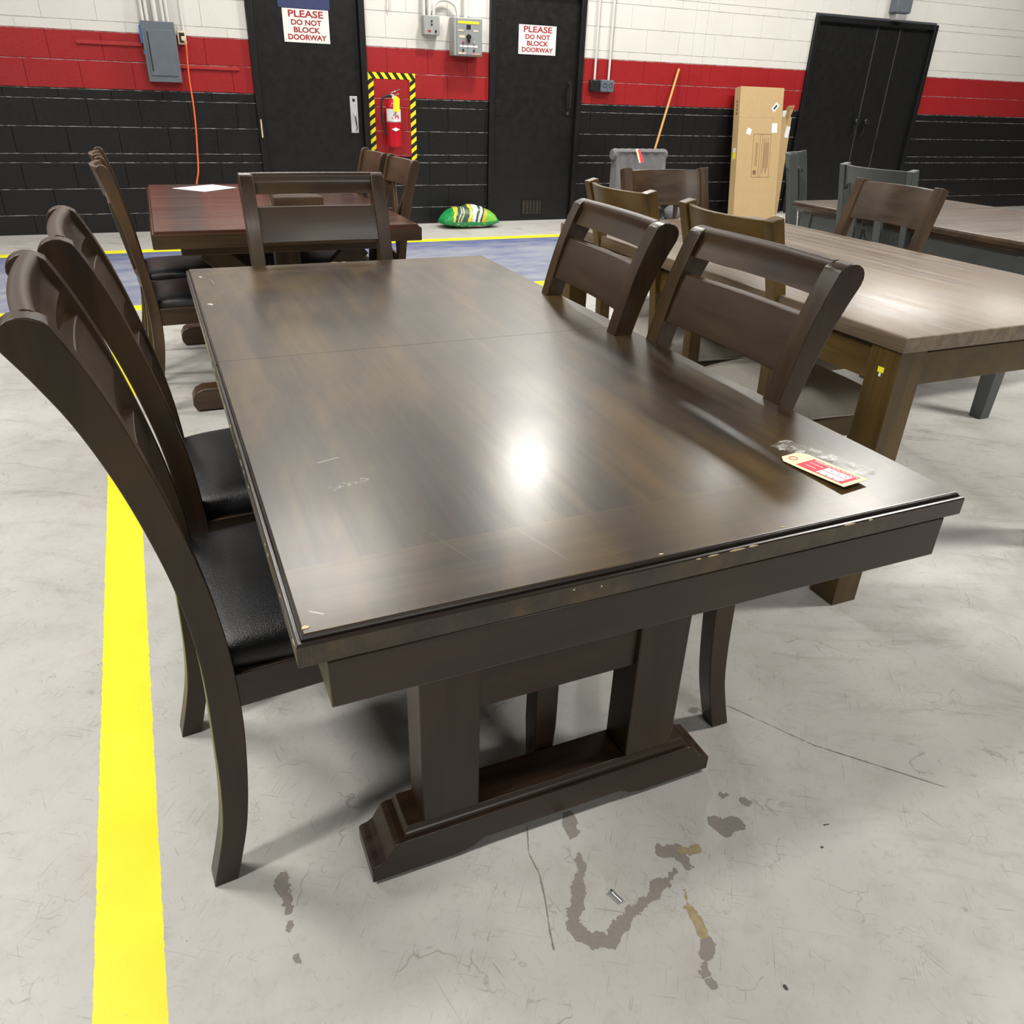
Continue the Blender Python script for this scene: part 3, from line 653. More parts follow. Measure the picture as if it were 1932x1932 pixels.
# tag and film on the table
r = thing('price_tag', 'cream price tag with red print lying on the right of the foreground table', 'tag', (.818, .745, .7615), math.atan2(-.116, .013) + PI / 2 + .02)
TLn, TWd = .118, .052
out = [(-TWd / 2, -TLn / 2), (TWd / 2, -TLn / 2), (TWd / 2, TLn / 2 - .012), (TWd / 2 - .01, TLn / 2), (-TWd / 2 + .010, TLn / 2), (-TWd / 2, TLn / 2 - .01)]
def lift(y): return .0035 * max(0, (TLn / 2 - y) / TLn) ** 1.5 * 1.3
ny = 9
def sheet(x0, x1, y0, y1, dz, th=.0004, n=8, cut=0.):
    b = MB(); loops = []
    for k in range(n + 1):
        y = y0 + (y1 - y0) * k / n; c_ = cut * max(0, (k - n + 1)); z = lift(y) + dz
        loops.append([(x0 + c_, y, z), (x1 - c_, y, z), (x1 - c_, y, z + th), (x0 + c_, y, z + th)])
    return b.loft(loops)
sheet(-TWd / 2, TWd / 2, -TLn / 2, TLn / 2, 0, .0006, 10, .010).build('card', m_cream, r)
sheet(-TWd / 2 + .006, TWd / 2 - .006, -TLn / 2 + .008, TLn / 2 - .030, .0006, .0002).build('print_field', m_tagred, r, label='red printed field')
sheet(-TWd / 2 + .009, -.004, -TLn / 2 + .014, -.004, .0008, .0002).build('write_field', m_label, r, label='white writing field')
sheet(-.002, .011, -TLn / 2 + .014, -.004, .0008, .0002).build('write_field', m_label, r, label='white writing field')
tx = text_mesh('lettering', 'LIQUIDATION NATION', .0075, m_label, r, (.0155, -.013, 0.0024), (0.0, .0, -PI / 2), width=.072, bold=.0001, depth=.0001)
for v in tx.data.vertices: v.co.z += lift(-.013 - v.co.x) + .0009 - .0024 + .0001
for xx, yy, ln in ((.004, .012, .024), (-.008, .012, .018)):
    sheet(xx - .0006, xx + .0006, yy - ln / 2, yy + ln / 2, .0009, .0001).build('print_line', m_label, r)
for k in range(7):
    x_ = -.0155 + (k % 2) * .02; y_ = -.045 + k * .006
    sheet(x_ - .003, x_ + .003, y_, y_ + .0012, .001, .0001, 2).build('handwriting', m_print, r)
h = MB().tube([(-.006 + .0065 * math.cos(a * PI / 8), .046 + .0055 * math.sin(a * PI / 8), .001) for a in range(16)], .0007, 6, True).build('eyelet', m_tagred, r)
b = MB(); n = 26; mm = 6; vs = []; fs = []
A_, B_, C_, D_ = Vector((.802, .838)), Vector((.843, .853)), Vector((.894, .716)), Vector((.853, .706))
rnd = random.Random(3)
for i in range(n + 1):
    for j in range(mm + 1):
        u, v = i / n, j / mm; p = (A_ * (1 - u) + D_ * u) * (1 - v) + (B_ * (1 - u) + C_ * u) * v
        vs.append((p.x, p.y, .7612 + rnd.random() * .0035))
for i in range(n):
    for j in range(mm): a = i * (mm + 1) + j; fs.append((a, a + 1, a + mm + 2, a + mm + 1))
film = MB().add(vs, fs).build('plastic_film', m_film, smooth=60)
tag(film, 'crumpled clear plastic film strip lying beside the cream tag on the table', 'plastic film')
film.modifiers.new('solid', 'SOLIDIFY').thickness = .0003

# ================================================================ chairs
def cushion(x0, x1, w0, w1, z0, z1, crown=.012, n=18, ex=.30, e=7):
    """seat cushion between x0 (half width w0) and x1 (half width w1)"""
    vs = []; fs = []
    for i in range(n + 1):
        for j in range(n + 1):
            u = -math.cos(PI * i / n); v = -math.cos(PI * j / n)
            hw = w0 + (w1 - w0) * (u + 1) / 2
            k = max(0, (1 - abs(u) ** e) * (1 - abs(v) ** e)) ** ex
            z = z0 + (z1 - z0) * k + crown * (1 - u * u) * (1 - v * v)
            rr = 1 - .035 * (abs(u * v)) ** 6
            vs.append(((x0 + x1) / 2 + (x1 - x0) / 2 * u * rr, hw * v * rr, z))
    N = n + 1
    for i in range(n):
        for j in range(n): a = i * N + j; fs.append((a, a + N, a + N + 1, a + 1))
    ring = [i * N for i in range(N)] + [n * N + j for j in range(1, N)] + [i * N + n for i in range(n - 1, -1, -1)] + [j for j in range(n - 1, 0, -1)]
    o = len(vs); vs += [(vs[i][0], vs[i][1], z0 - .008) for i in ring]
    for k in range(len(ring)): k2 = (k + 1) % len(ring); fs.append((ring[k], ring[k2], o + k2, o + k))
    fs.append(tuple(range(o, o + len(ring))))
    return MB().add(vs, fs)
def stile_poly(ctr, round_top=True, n=6):
    """ctr: (x, z, halfwidth) -> outline polygon in x,z"""
    P = sm([(x, z, h) for x, z, h in ctr], n); L = []; R = []
    for i, p in enumerate(P):
        q = P[min(i + 1, len(P) - 1)] - P[max(i - 1, 0)]; d = Vector((q.x, q.y)).normalized(); nn = Vector((-d.y, d.x))
        if i == 0: nn = Vector((-1, 0))
        L.append((p.x + nn.x * p.z, p.y + nn.y * p.z)); R.append((p.x - nn.x * p.z, p.y - nn.y * p.z))
    top = []
    if round_top:
        p = P[-1]; q = P[-1] - P[-2]; a0 = math.atan2(q.y, q.x)
        for k in range(1, 8): a = a0 - PI / 2 + PI * k / 8; top.append((p.x + math.cos(a) * p.z, p.y + math.sin(a) * p.z * .8))
    return R + top + list(reversed(L))
def xat(ctr, z):
    P = sm([(x, zz, h) for x, zz, h in ctr], 10)
    for a, b_ in zip(P, P[1:]):
        if a.y <= z <= b_.y: k = (z - a.y) / max(1e-6, b_.y - a.y); return a.x + (b_.x - a.x) * k
    return P[-1].x
def bow_rail(ctr, hw, z0, z1, th, bow, n=12, roll=0., fwd=0., bowz=0.):
    """rail between stiles following the stile profile, bowed backwards"""
    zs = [z0 + (z1 - z0) * k / 5 for k in range(6)]; loops = []
    for j in range(n + 1):
        y = -hw + 2 * hw * j / n; bb = -bow * (1 - (y / hw) ** 2); bz = bowz * (1 - (y / hw) ** 2)
        fr = []; bk = []
        for z in zs:
            x = xat(ctr, z) + bb + fwd
            fr.append((x + th / 2, y, z + bz)); bk.append((x - th / 2, y, z + bz))
        if roll:
            x = xat(ctr, z1) + bb + fwd - roll * .2
            top = [(x + (th / 2 + roll * .2) * math.cos(a), y, z1 + bz + roll * math.sin(a)) for a in [PI * k / 6 for k in range(1, 6)]]
        else: top = []
        loops.append(fr + top + list(reversed(bk)))
    return MB().loft(loops)

# --- chair A: espresso, rolled crest
CA = [(-.052, 0, .0195), (-.036, .06, .0195), (-.020, .13, .020), (-.009, .22, .0215), (-.002, .33, .0235), (0, .43, .0225), (-.004, .52, .0215), (-.015, .61, .0205),
      (-.033, .70, .0205), (-.056, .79, .0215), (-.082, .87, .024), (-.108, .93, .027), (-.130, .972, .029)]
WA = .2175
def espresso_chair(label, group):
    t_ = thing('dining_chair', label, 'chair', group=group)
    ew = wood('espresso', 'z')
    for s in (-1, 1):
        MB().prism(stile_poly(CA), 'y', s * WA, s * (WA - .040)).build('back_post', ew, t_, bevel=.0035)
        # sabre front leg
        L_ = [[(.395 + dx - .0225, s * (WA - .0) - s * .0, z)] for dx, z in ()]
        pts_ = [(.392, 0), (.390, .06), (.39, .15), (.39, .25), (.39, .44)]
        poly = [(x + (.020 if z < .1 else .024), z) for x, z in pts_] + [(x - (.016 if z < .1 else .022), z) for x, z in reversed(pts_)]
        MB().prism(poly, 'y', s * (WA + .006), s * (WA - .040)).build('leg', ew, t_, bevel=.003)
        MB().box(-.005, .40, min(s * (WA - .004), s * (WA - .026)), max(s * (WA - .004), s * (WA - .026)), .372, .436).build('apron', wood('espresso', 'x'), t_, bevel=.002)
        for x in (-.052, .392): MB().lathe([(0, 0), (.011, 0), (.011, .004), (0, .004)], x, s * (WA - .02), 12).build('glide', m_label, t_)
    MB().box(.385, .407, -WA + .03, WA - .03, .372, .436).build('apron', wood('espresso', 'y'), t_, bevel=.002)
    MB().box(-.012, .010, -WA + .03, WA - .03, .372, .436).build('apron', wood('espresso', 'y'), t_, bevel=.002)
    cushion(-.012, .425, WA - .022, WA + .012, .440, .478, .016).build('seat', m_leather, t_, smooth=60, label='black leather seat')
    bow_rail(CA, WA - .036, .938, .985, .024, .009, roll=.011, fwd=.006).build('top_rail', wood('espresso', 'y'), t_, smooth=50)
    bow_rail(CA, WA - .036, .806, .903, .020, .009, fwd=.007).build('back_rail', wood('espresso', 'y'), t_, bevel=.0015)
    bow_rail(CA, WA - .036, .672, .738, .020, .009, fwd=.004).build('back_rail', wood('espresso', 'y'), t_, bevel=.0015)
    return t_
GA = 'espresso dining chairs around the foreground table'
a3 = espresso_chair('dark espresso chair at the right side of the foreground table, nearer the camera', GA)
a3.location = (.914, 1.202, 0); a3.rotation_euler = (0, 0, PI)
dup(a3, (.868, 1.675, 0), PI - .055, 'dark espresso chair at the right side of the foreground table, farther from the camera', GA)
dup(a3, (.448, 2.475, 0), -PI / 2, 'dark espresso chair at the far end of the foreground table', GA)
dup(a3, (-.050, 1.203, 0), .09, 'espresso chair with black leather seat left of the table, nearest the camera', GA)
dup(a3, (-.046, 1.715, 0), .05, 'espresso chair with black leather seat left of the table, second from camera', GA)

# --- chair B: walnut, V shaped splat
CB = [(-.075, 0, .018), (-.045, .08, .018), (-.018, .18, .019), (0, .30, .021), (.004, .42, .021), (-.006, .55, .019), (-.024, .68, .018), (-.046, .80, .018), (-.070, .90, .020), (-.082, .94, .020)]
WB = .212
def vback_chair(label, group):
    t_ = thing('dining_chair', label, 'chair', group=group); kz = wood('walnut', 'z')
    for s in (-1, 1):
        MB().prism(stile_poly(CB), 'y', s * WB, s * (WB - .030)).build('back_post', kz, t_, bevel=.003)
        MB().slab(.365, .405, min(s * WB, s * (WB - .04)), max(s * WB, s * (WB - .04)), [(.007, 0), (0, .40), (0, .43)]).build('leg', kz, t_, bevel=.002)
        MB().box(.0, .39, min(s * (WB - .004), s * (WB - .026)), max(s * (WB - .004), s * (WB - .026)), .365, .432).build('apron', wood('walnut', 'x'), t_, bevel=.002)
    MB().box(.38, .402, -WB + .03, WB - .03, .365, .432).build('apron', wood('walnut', 'y'), t_, bevel=.002)
    cushion(-.005, .415, WB - .02, WB + .01, .434, .470, .014).build('seat', m_leather, t_, smooth=60, label='black leather seat')
    bow_rail(CB, WB - .028, .838, .945, .018, .03).build('top_rail', wood('walnut', 'y'), t_, bevel=.002)
    bow_rail(CB, WB - .028, .50, .545, .018, .02).build('back_rail', wood('walnut', 'y'), t_, bevel=.002)
    for s in (-1, 1):
        a = Vector((xat(CB, .84) - .012, s * .165, .845)); c_ = Vector((xat(CB, .53) - .014, s * -.10, .535)); 
        o_ = MB().bar(a + Vector((.009 * s, 0, 0)), c_ + Vector((.009 * s, 0, 0)), .016, .058, up=(0, 1, .6)).build('back_splat', kz, t_, bevel=.002)
    return t_
GB = 'walnut cross-back chairs around the mahogany table'
b1 = vback_chair('walnut chair with black seat left of the reddish table, nearer the camera', GB); b1.location = (-.098, 3.565, 0); b1.rotation_euler = (0, 0, .05)
dup(b1, (-.125, 4.11, 0), .03, 'walnut chair with black seat left of the reddish table, farther from the camera', GB)
dup(b1, (.985, 3.775, 0), PI, 'cross-back walnut chair right of the reddish table, nearest the camera', GB)
dup(b1, (.965, 4.21, 0), PI, 'cross-back walnut chair right of the reddish table, farther and partly hidden', GB)

# --- chair C: weathered oak, curved panel back
CD = [(-.065, 0, .019), (-.040, .10, .020), (-.016, .22, .021), (0, .35, .022), (.002, .46, .022), (-.006, .58, .021), (-.024, .70, .020), (-.048, .80, .0195), (-.070, .88, .0195), (-.092, .957, .020)]
WD = .2175
def panel_chair(label, group, zk='oak'):
    t_ = thing('dining_chair', label, 'chair', group=group); kz = wood(zk, 'z'); ky = wood(zk, 'y'); kx = wood(zk, 'x')
    for s in (-1, 1):
        MB().prism(stile_poly(CD, False), 'y', s * WD, s * (WD - .040)).build('back_post', kz, t_, bevel=.0025)
        MB().slab(.40, .445, min(s * WD, s * (WD - .045)), max(s * WD, s * (WD - .045)), [(.006, 0), (0, .30), (0, .36)]).build('leg', kz, t_, bevel=.002)
        MB().box(.0, .42, min(s * (WD - .004), s * (WD - .026)), max(s * (WD - .004), s * (WD - .026)), .285, .355).build('apron', kx, t_, bevel=.002)
    MB().box(.415, .437, -WD + .03, WD - .03, .285, .355).build('apron', ky, t_, bevel=.002)
    se = cushion(-.005, .46, WD - .02, WD + .02, .372, .435, .03, ex=.34).build('seat', m_greyfab, t_, smooth=60, label='light grey woven seat')
    MB().tube([(.0, -WD + .018, .366), (.455, -WD - .018, .366), (.455, WD + .018, .366), (0, WD - .018, .366)], .005).build('piping', m_greyfab, se)
    bow_rail(CD, WD - .036, .806, .950, .019, .046).build('top_rail', ky, t_, bevel=.002)
    bow_rail(CD, WD - .036, .690, .726, .019, .05).build('back_rail', ky, t_, bevel=.002)
    return t_
GC = 'oak panel-back chairs around the weathered table'
c1 = panel_chair('golden oak chair at the left side of the right-hand table, nearer the camera', GC); c1.location = (1.578, 1.905, 0)
dup(c1, (1.578, 2.522, 0), 0, 'golden oak chair at the left side of the right-hand table, farther from the camera', GC)
dk = panel_chair('brown wooden chair with wide back panel at the far end of the right-hand table', GC, 'walnut'); dk.location = (2.083, 3.055, 0); dk.rotation_euler = (0, 0, -PI / 2)
dup(dk, (2.655, 2.455, 0), PI, 'brown wooden chair at the right side of the right-hand table, before the grey chair', GC)

# --- chair D: grey painted, slats with iron ornament
CG = [(-.06, 0, .02), (-.03, .12, .02), (0, .30, .022), (0, .45, .022), (-.015, .60, .021), (-.04, .76, .020), (-.068, .90, .020), (-.085, .975, .020)]
def grey_chair(label, group):
    t_ = thing('dining_chair', label, 'chair', group=group); Wg = .225
    for s in (-1, 1):
        MB().prism(stile_poly(CG, False), 'y', s * Wg, s * (Wg - .036)).build('back_post', m_greywood, t_, bevel=.003)
        MB().slab(.39, .432, min(s * Wg, s * (Wg - .042)), max(s * Wg, s * (Wg - .042)), [(.008, 0), (0, .40), (0, .44)]).build('leg', m_greywood, t_, bevel=.002)
        MB().box(.0, .41, min(s * (Wg - .004), s * (Wg - .026)), max(s * (Wg - .004), s * (Wg - .026)), .37, .44).build('apron', m_greywood, t_, bevel=.002)
    MB().box(.40, .422, -Wg + .03, Wg - .03, .37, .44).build('apron', m_greywood, t_, bevel=.002)
    cushion(-.005, .44, Wg - .02, Wg + .012, .444, .458, .006, e=14).build('seat', wood('walnut', 'x'), t_, smooth=60, label='brown wooden seat')
    # crest rail with arched lower edge
    loops = []; hw = Wg - .032; n = 16
    for j in range(n + 1):
        y = -hw + 2 * hw * j / n; k = 1 - (y / hw) ** 2; zb = .855 + .035 * min(1, k * 2.2) ** .6; bb = -.062 * k
        fr = []; bk = []
        for q in range(5):
            z = zb + (.97 - zb) * q / 4; x = xat(CG, z) + bb; fr.append((x + .010, y, z)); bk.append((x - .010, y, z))
        loops.append(fr + list(reversed(bk)))
    MB().loft(loops).build('top_rail', m_greywood, t_, bevel=.002)
    bow_rail(CG, hw, .50, .54, .018, .05).build('back_rail', m_greywood, t_, bevel=.002)
    for s in (-1, 1):
        y = s * .085; bb = -.05
        MB().prism([(xat(CG, z) + bb + .008, z) for z in (.52, .6, .7, .8, .9)] + [(xat(CG, z) + bb - .008, z) for z in (.9, .8, .7, .6, .52)], 'y', y - .022, y + .022).build('back_slat', m_greywood, t_, bevel=.0015)
    for zc in (.62, .78):
        for qx, qz in ((-1, -1), (1, -1), (1, 1), (-1, 1)):
            pts_ = []
            for k in range(9):
                a = PI / 2 * k / 8; yy = qx * (.062 - .058 * math.sin(a)); z_ = zc + qz * (.072 - .070 * math.cos(a))
                pts_.append((xat(CG, z_) - .055, yy, z_))
            MB().tube(pts_, .0045, 6).build('iron_scroll', m_ring, t_)
    return t_
GG = 'grey painted chairs at the brown table'
g1 = grey_chair('grey-green painted chair behind the brown chair at the right edge, seen from its back', GG); g1.location = (3.255, 2.99, 0); g1.rotation_euler = (0, 0, 0)
dup(g1, (3.60, 3.90, 0), -.85, 'grey-green painted chair seen edge-on beside the cardboard box', GG)

# ================================================================ other tables
# reddish table behind
T2 = thing('dining_table', 'reddish mahogany trestle table in the back left with a white paper on it', 'table', (-.043, 3.10, 0))
W2, L2 = .99, 1.56
pr2 = [(.001, .700), (0, .703), (0, .746), (.005, .7515), (.006, .7495), (.010, .7495), (.011, .757), (.014, .76)]
loops = [[(i, i, z), (W2 - i, i, z), (W2 - i, L2 - i, z), (i, L2 - i, z)] for i, z in pr2]
MB().loft(loops[2:]).build('tabletop', wood('mahogany', 'x'), T2, smooth=20)
MB().slab(.0005, W2 - .0005, .0005, L2 - .0005, [(.001, .700), (0, .703), (0, .7458)]).build('edge_band', wood('walnut', 'x'), T2)
for yc in (.27, L2 - .27):
    tr = bpy.data.objects.new('trestle', None); C.objects.link(tr); tr.parent = T2; tr.location = (W2 / 2, yc, 0)
    outl = [(-.44, .006), (-.452, .03), (-.45, .06), (-.435, .085), (-.405, .098), (.405, .098), (.435, .085), (.45, .06), (.452, .03), (.44, .006)]
    MB().prism(outl, 'y', -.045, .045).build('foot', wood('walnut', 'x'), tr, bevel=.004)
    MB().box(-.40, .40, -.04, .04, .635, .70).build('top_beam', wood('walnut', 'x'), tr, bevel=.003)
    for s in (-1, 1):
        MB().bar((s * .30, s * .012, .09), (-s * .30, s * .012, .65), .05, .09, up=(0, 0, 1)).build('cross_brace', wood('walnut', 'z'), tr, bevel=.003)
    MB().box(-.05, .05, -.035, .035, .09, .64).build('centre_post', wood('walnut', 'z'), tr, bevel=.003)
MB().box(W2 / 2 - .03, W2 / 2 + .03, .30, L2 - .30, .30, .40).build('stretcher', wood('walnut', 'y'), T2, bevel=.003)
b = MB(); pp = [(.076, 4.466), (.217, 4.298), (.381, 4.434), (.306 - .03, 4.62)]
b.loft([[(x, y, .7605 + (.002 if i == 2 else 0)) for i, (x, y) in enumerate(pp)], [(x, y, .7612 + (.003 if i == 2 else 0)) for i, (x, y) in enumerate(pp)]])
pa = b.build('paper_sheet', m_label, smooth=0); tag(pa, 'white sheet of paper lying on the far left table', 'paper')
for o_ in (pa,):
    ctr = Vector((.24, 4.45, .7608)); o_.data.transform(Matrix.Translation(-ctr)); o_.location = ctr
r = thing('wooden_bracket', 'eight-sided dark wooden block with two holes resting on the reddish table', 'wooden block', (.545, 3.56, .7605), .0)
oc = [(-.105, -.05), (.095, -.05), (.105, -.02), (.09, .05), (.045, .085), (-.055, .085), (-.10, .04)]
MB().loft([[(x, y, 0) for x, y in oc], [(x, y, .056) for x, y in oc], [(x * .97, y * .97, .060) for x, y in oc]]).build('block', wood('walnut', 'x'), r)
for x in (-.05, .045):
    h = MB().lathe([(0, 0), (.007, 0), (.007, .0015), (0, .0015)], 0, 0, 12).build('screw_hole', m_darkgap, r); h.rotation_euler = (PI / 2, 0, 0); h.location = (x, -.0495, .016)
r = tag(MB().box(-.045, .045, -.26, .26, 0, .018).build('wood_board', wood('mahogany', 'y'), bevel=.003), 'flat reddish board lying on the far table beside the eight-sided block', 'board'); r.location = (.425, 3.86, .7605); r.rotation_euler = (0, 0, -.12)

# weathered oak table on the right
T3 = thing('dining_table', 'weathered light brown block-leg table on the right with oak chairs', 'table', (1.535, 1.245, 0))
W3, L3 = 1.01, 1.80
MB().slab(0, W3, 0, L3, [(.001, .722), (0, .724), (0, .757), (.002, .7595), (.003, .76)]).build('tabletop', m_oaktop, T3)
for x in (.008, W3 - .008 - .085):
    for y in (.010, L3 - .010 - .09):
        lg = MB().box(x, x + .085, y, y + .09, 0, .722).build('leg', wood('oak', 'z'), T3, bevel=.0025)
b = MB(); b.box(.024, .046, .10, L3 - .10, .628, .710); b.box(W3 - .046, W3 - .024, .10, L3 - .10, .628, .710)
b.box(.093, W3 - .093, .024, .046, .628, .710); b.box(.093, W3 - .093, L3 - .046, L3 - .024, .628, .710); b.build('apron', wood('oak', 'y'), T3, bevel=.0015)
MB().box(.0065, .008, .046, .064, .66, .673).build('sticker', m_yellowsticker, T3, label='torn yellow sticker')
MB().box(.0067, .008, .052, .058, .650, .659).build('sticker', m_label, T3, label='torn white sticker scrap')

# brown topped table with grey legs, far right
T4 = thing('dining_table', 'brown topped table with moulded edge and grey legs, far right beside the grey chairs', 'table', (3.20, 2.1, 0))
W4, L4 = 1.05, 1.45
MB().slab(0, W4, 0, L4, [(.035, .705), (.03, .712), (.018, .718), (.012, .730), (.002, .734), (0, .742), (.001, .752), (.008, .759), (.012, .76)]).build('tabletop', wood('walnut', 'x'), T4, smooth=50)
for x in (.04, W4 - .115):
    for y in (.04, L4 - .115): MB().slab(x, x + .075, y, y + .075, [(.008, 0), (0, .5), (0, .705)]).build('leg', m_greywood, T4, bevel=.004)
b = MB(); b.box(.05, .075, .11, L4 - .11, .625, .705); b.box(W4 - .075, W4 - .05, .11, L4 - .11, .625, .705); b.box(.11, W4 - .11, .05, .075, .625, .705); b.box(.11, W4 - .11, L4 - .075, L4 - .05, .625, .705)
b.build('apron', m_greywood, T4, bevel=.002)

# ================================================================ against the wall
# tufted chair
r = thing('tufted_chair', 'grey button-tufted scroll-back chair by the back wall with a red tag', 'chair', (4.42, 7.50, 0))
def tuft_front(u, v):
    d = 0
    for cx, cz in ((-.6, .5), (-.2, .5), (.2, .5), (.6, .5), (-.4, .8), (0, .8), (.4, .8), (-.8, .8), (.8, .8), (-.4, .2), (0, .2), (.4, .2)):
        d += math.exp(-(((u - cx) * 5) ** 2 + ((v - cz) * 4) ** 2))
    return d
b = MB(); vs = []; fs = []; nx, nz = 44, 34
for j in range(nz + 1):
    v = j / nz
    for i in range(nx + 1):
        u = -1 + 2 * i / nx
        z = .38 + .36 * v; x = u * (.305 - .012 * v)
        e_ = (1 - abs(u) ** 8)
        y = -.045 + .035 * v - e_ * (.05 - .075 * min(1., tuft_front(u, v)))
        vs.append((x, y, z))
for j in range(nz):
    for i in range(nx): a = j * (nx + 1) + i; fs.append((a, a + 1, a + nx + 2, a + nx + 1))
b.add(vs, fs)
b.loft([[(-.305, -.044, .38), (.305, -.044, .38), (.305, .075, .38), (-.305, .075, .38)], [(-.293, -.009, .74), (.293, -.009, .74), (.293, .10, .74), (-.293, .10, .74)]])
b.build('backrest', m_tuft, r, smooth=60)
b = MB(); Rr = .056
for s0, s1 in ((-.325, .325),):
    loops = []
    for k in range(25):
        x = s0 + (s1 - s0) * k / 24; e_ = min(1, min(x - s0, s1 - x) / .012); rr = Rr * (.86 + .14 * e_) * (1 - .04 * math.cos(k * 2.1))
        loops.append([(x, .045 + rr * math.cos(2 * PI * q / 20), .712 + rr * math.sin(2 * PI * q / 20)) for q in range(20)])
    b.loft(loops)
b.build('scroll_top', m_tuft, r, smooth=60)
b = cushion(-.50, .0, .255, .255, .34, .44, .02, ex=.34); b.v = [(y, x, z) for x, y, z in b.v]; b.build('seat', m_tuft, r, smooth=60)
for x in (-.22, .18):
    for y in (-.46, .02): MB().slab(x, x + .04, y, y + .04, [(.01, 0), (0, .32), (0, .345)]).build('leg', wood('walnut', 'z'), r, bevel=.002)
r.location = (4.69, 7.55, 0)
k = thing('price_tag', 'red and cream tag hanging on the back of the grey tufted chair', 'tag', (4.60, 7.465, .70), 0)
h = MB(); h.loft([[(-.035, 0, .07), (.0, 0, .075), (.05, -.03, -.05), (.005, -.03, -.055)], [(-.035, .002, .07), (.0, .002, .075), (.05, -.028, -.05), (.005, -.028, -.055)]]).build('card', m_cream, k)
h = MB(); h.loft([[(-.01, -.006, .068), (.012, -.006, .066), (.058, -.036, -.045), (.02, -.036, -.052)], [(-.01, -.004, .068), (.012, -.004, .066), (.058, -.034, -.045), (.02, -.034, -.052)]]).build('print_field', m_tagred, k, label='red printed field')
for o_ in k.children: pass

# broom handle leaning on the wall
r = thing('broom', 'wooden broom handle leaning against the back wall behind the tufted chair', 'broom', (4.93, 7.93, 0))
MB().tube([(.0, .0, .09), (.535, D - .02 - 7.93, 1.515)], .0125, 12).build('handle', m_broom, r)
MB().lathe([(0, 0), (.0125, 0), (.0105, .012), (0, .016)], 0, 0, 12).build('handle_tip', m_broom, r).location = (.537, D - .02 - 7.93, 1.512)
MB().box(-.12, .12, -.03, .03, .05, .10).build('broom_head', m_woodblock, r, bevel=.006)
MB().slab(-.12, .12, -.03, .03, [(-.008, 0), (.002, .05)]).build('bristles', m_ring, r)

# cardboard boxes leaning on the wall
def lean_box(name, x0, w_, h_, th, yb, lean, label, zt):
    r = thing(name, label, 'box', (x0, yb, 0)); r.rotation_euler = (-lean, 0, 0)
    return r
ang = math.asin(.30 / 1.42)
r = thing('cardboard_box', 'tall flat cardboard box with white labels leaning on the wall', 'box', (6.205, 7.82, 0.0)); r.rotation_euler = (-ang + .05, 0, -.02)
BW, BH, BT = .60, 1.40, .11
MB().box(0, BW, 0, BT, 0, BH).build('carton', m_card, r, bevel=.004)
MB().box(0, BW, -.0008, 0, BH - .312, BH - .308).build('flap_seam', m_cardside, r)
b = MB()
def frame_(x0, x1, z0, z1, w_=.004):
    b.box(x0, x1, -.0012, 0, z0, z0 + w_); b.box(x0, x1, -.0012, 0, z1 - w_, z1); b.box(x0, x0 + w_, -.0012, 0, z0 + w_, z1 - w_); b.box(x1 - w_, x1, -.0012, 0, z0 + w_, z1 - w_)
frame_(.215, .465, .46, .92); frame_(.31, .345, .46, .92)
for i in range(6): b.box(.365 + i * .014, .371 + i * .014, -.0012, 0, .50 + (i % 3) * .03, .88 - (i % 2) * .05)
for i in range(3): b.box(.255 + i * .012, .259 + i * .012, -.0012, 0, .58, .83)
b.build('printed_panel', m_carddark, r, smooth=0, label='dark printed panel of vertical text lines')
h = MB().lathe([(0, 0), (.026, 0), (.026, .0012), (0, .0012)], 0, 0, 18).build('round_mark', m_carddark, r); h.rotation_euler = (PI / 2, 0, 0); h.location = (.258, 0, .515)
for x, z, w_, h_, rot in ((.49, 1.20, .10, .055, .75), (.50, .985, .075, .10, .03), (.145, .945, .062, .065, -.35)):
    l_ = MB().box(-w_ / 2, w_ / 2, -.0022, -.0004, -h_ / 2, h_ / 2).build('shipping_label', m_label, r, label='white shipping label'); l_.location = (x, 0, z); l_.rotation_euler = (0, -rot, 0)
l_ = MB().box(-.03, .03, -.0028, -.0012, -.012, .012).build('barcode', m_print, r); l_.location = (.49, 0, 1.20); l_.rotation_euler = (0, -.75, 0)
MB().box(-.0014, 0, .03, .075, .66, .735).build('sticker', m_yellowsticker, r, label='yellow sticker'); MB().box(-.0014, 0, .03, .075, .735, .775).build('sticker', m_label, r, label='white sticker')
b = MB()
for i in range(4): b.box(-.0012, 0, .04, .065, 1.12 + i * .04, 1.145 + i * .04)
b.build('side_print', m_carddark, r, smooth=0)
r = thing('cardboard_box', 'open cardboard box standing behind the right edge of the tall carton', 'box', (6.72, 8.055, 0)); r.rotation_euler = (-.045, 0, 0)
b = MB(); b.box(0, .33, 0, .008, 0, 1.09); b.box(0, .33, .10, .108, 0, 1.09); b.box(0, .008, .008, .10, 0, 1.09); b.box(.322, .33, .008, .10, 0, 1.09); b.build('carton', m_card, r)
MB().bar((.245, .0, 1.09), (.26, -.03, 1.175), .12, .006, up=(1, 0, 0)).build('flap', m_cardside, r)
MB().bar((.30, .05, 1.08), (.345, .05, 1.21), .10, .006, up=(1, 0, 0)).build('flap', m_cardside, r)
MB().box(.20, .32, .012, .03, 1.03, 1.155).build('foam_insert', m_label, r, label='white foam insert')
l_ = MB().box(-.03, .03, -.002, 0, -.06, .06).build('shipping_label', m_label, r); l_.location = (.295, 0, .93); l_.rotation_euler = (0, .15, 0)

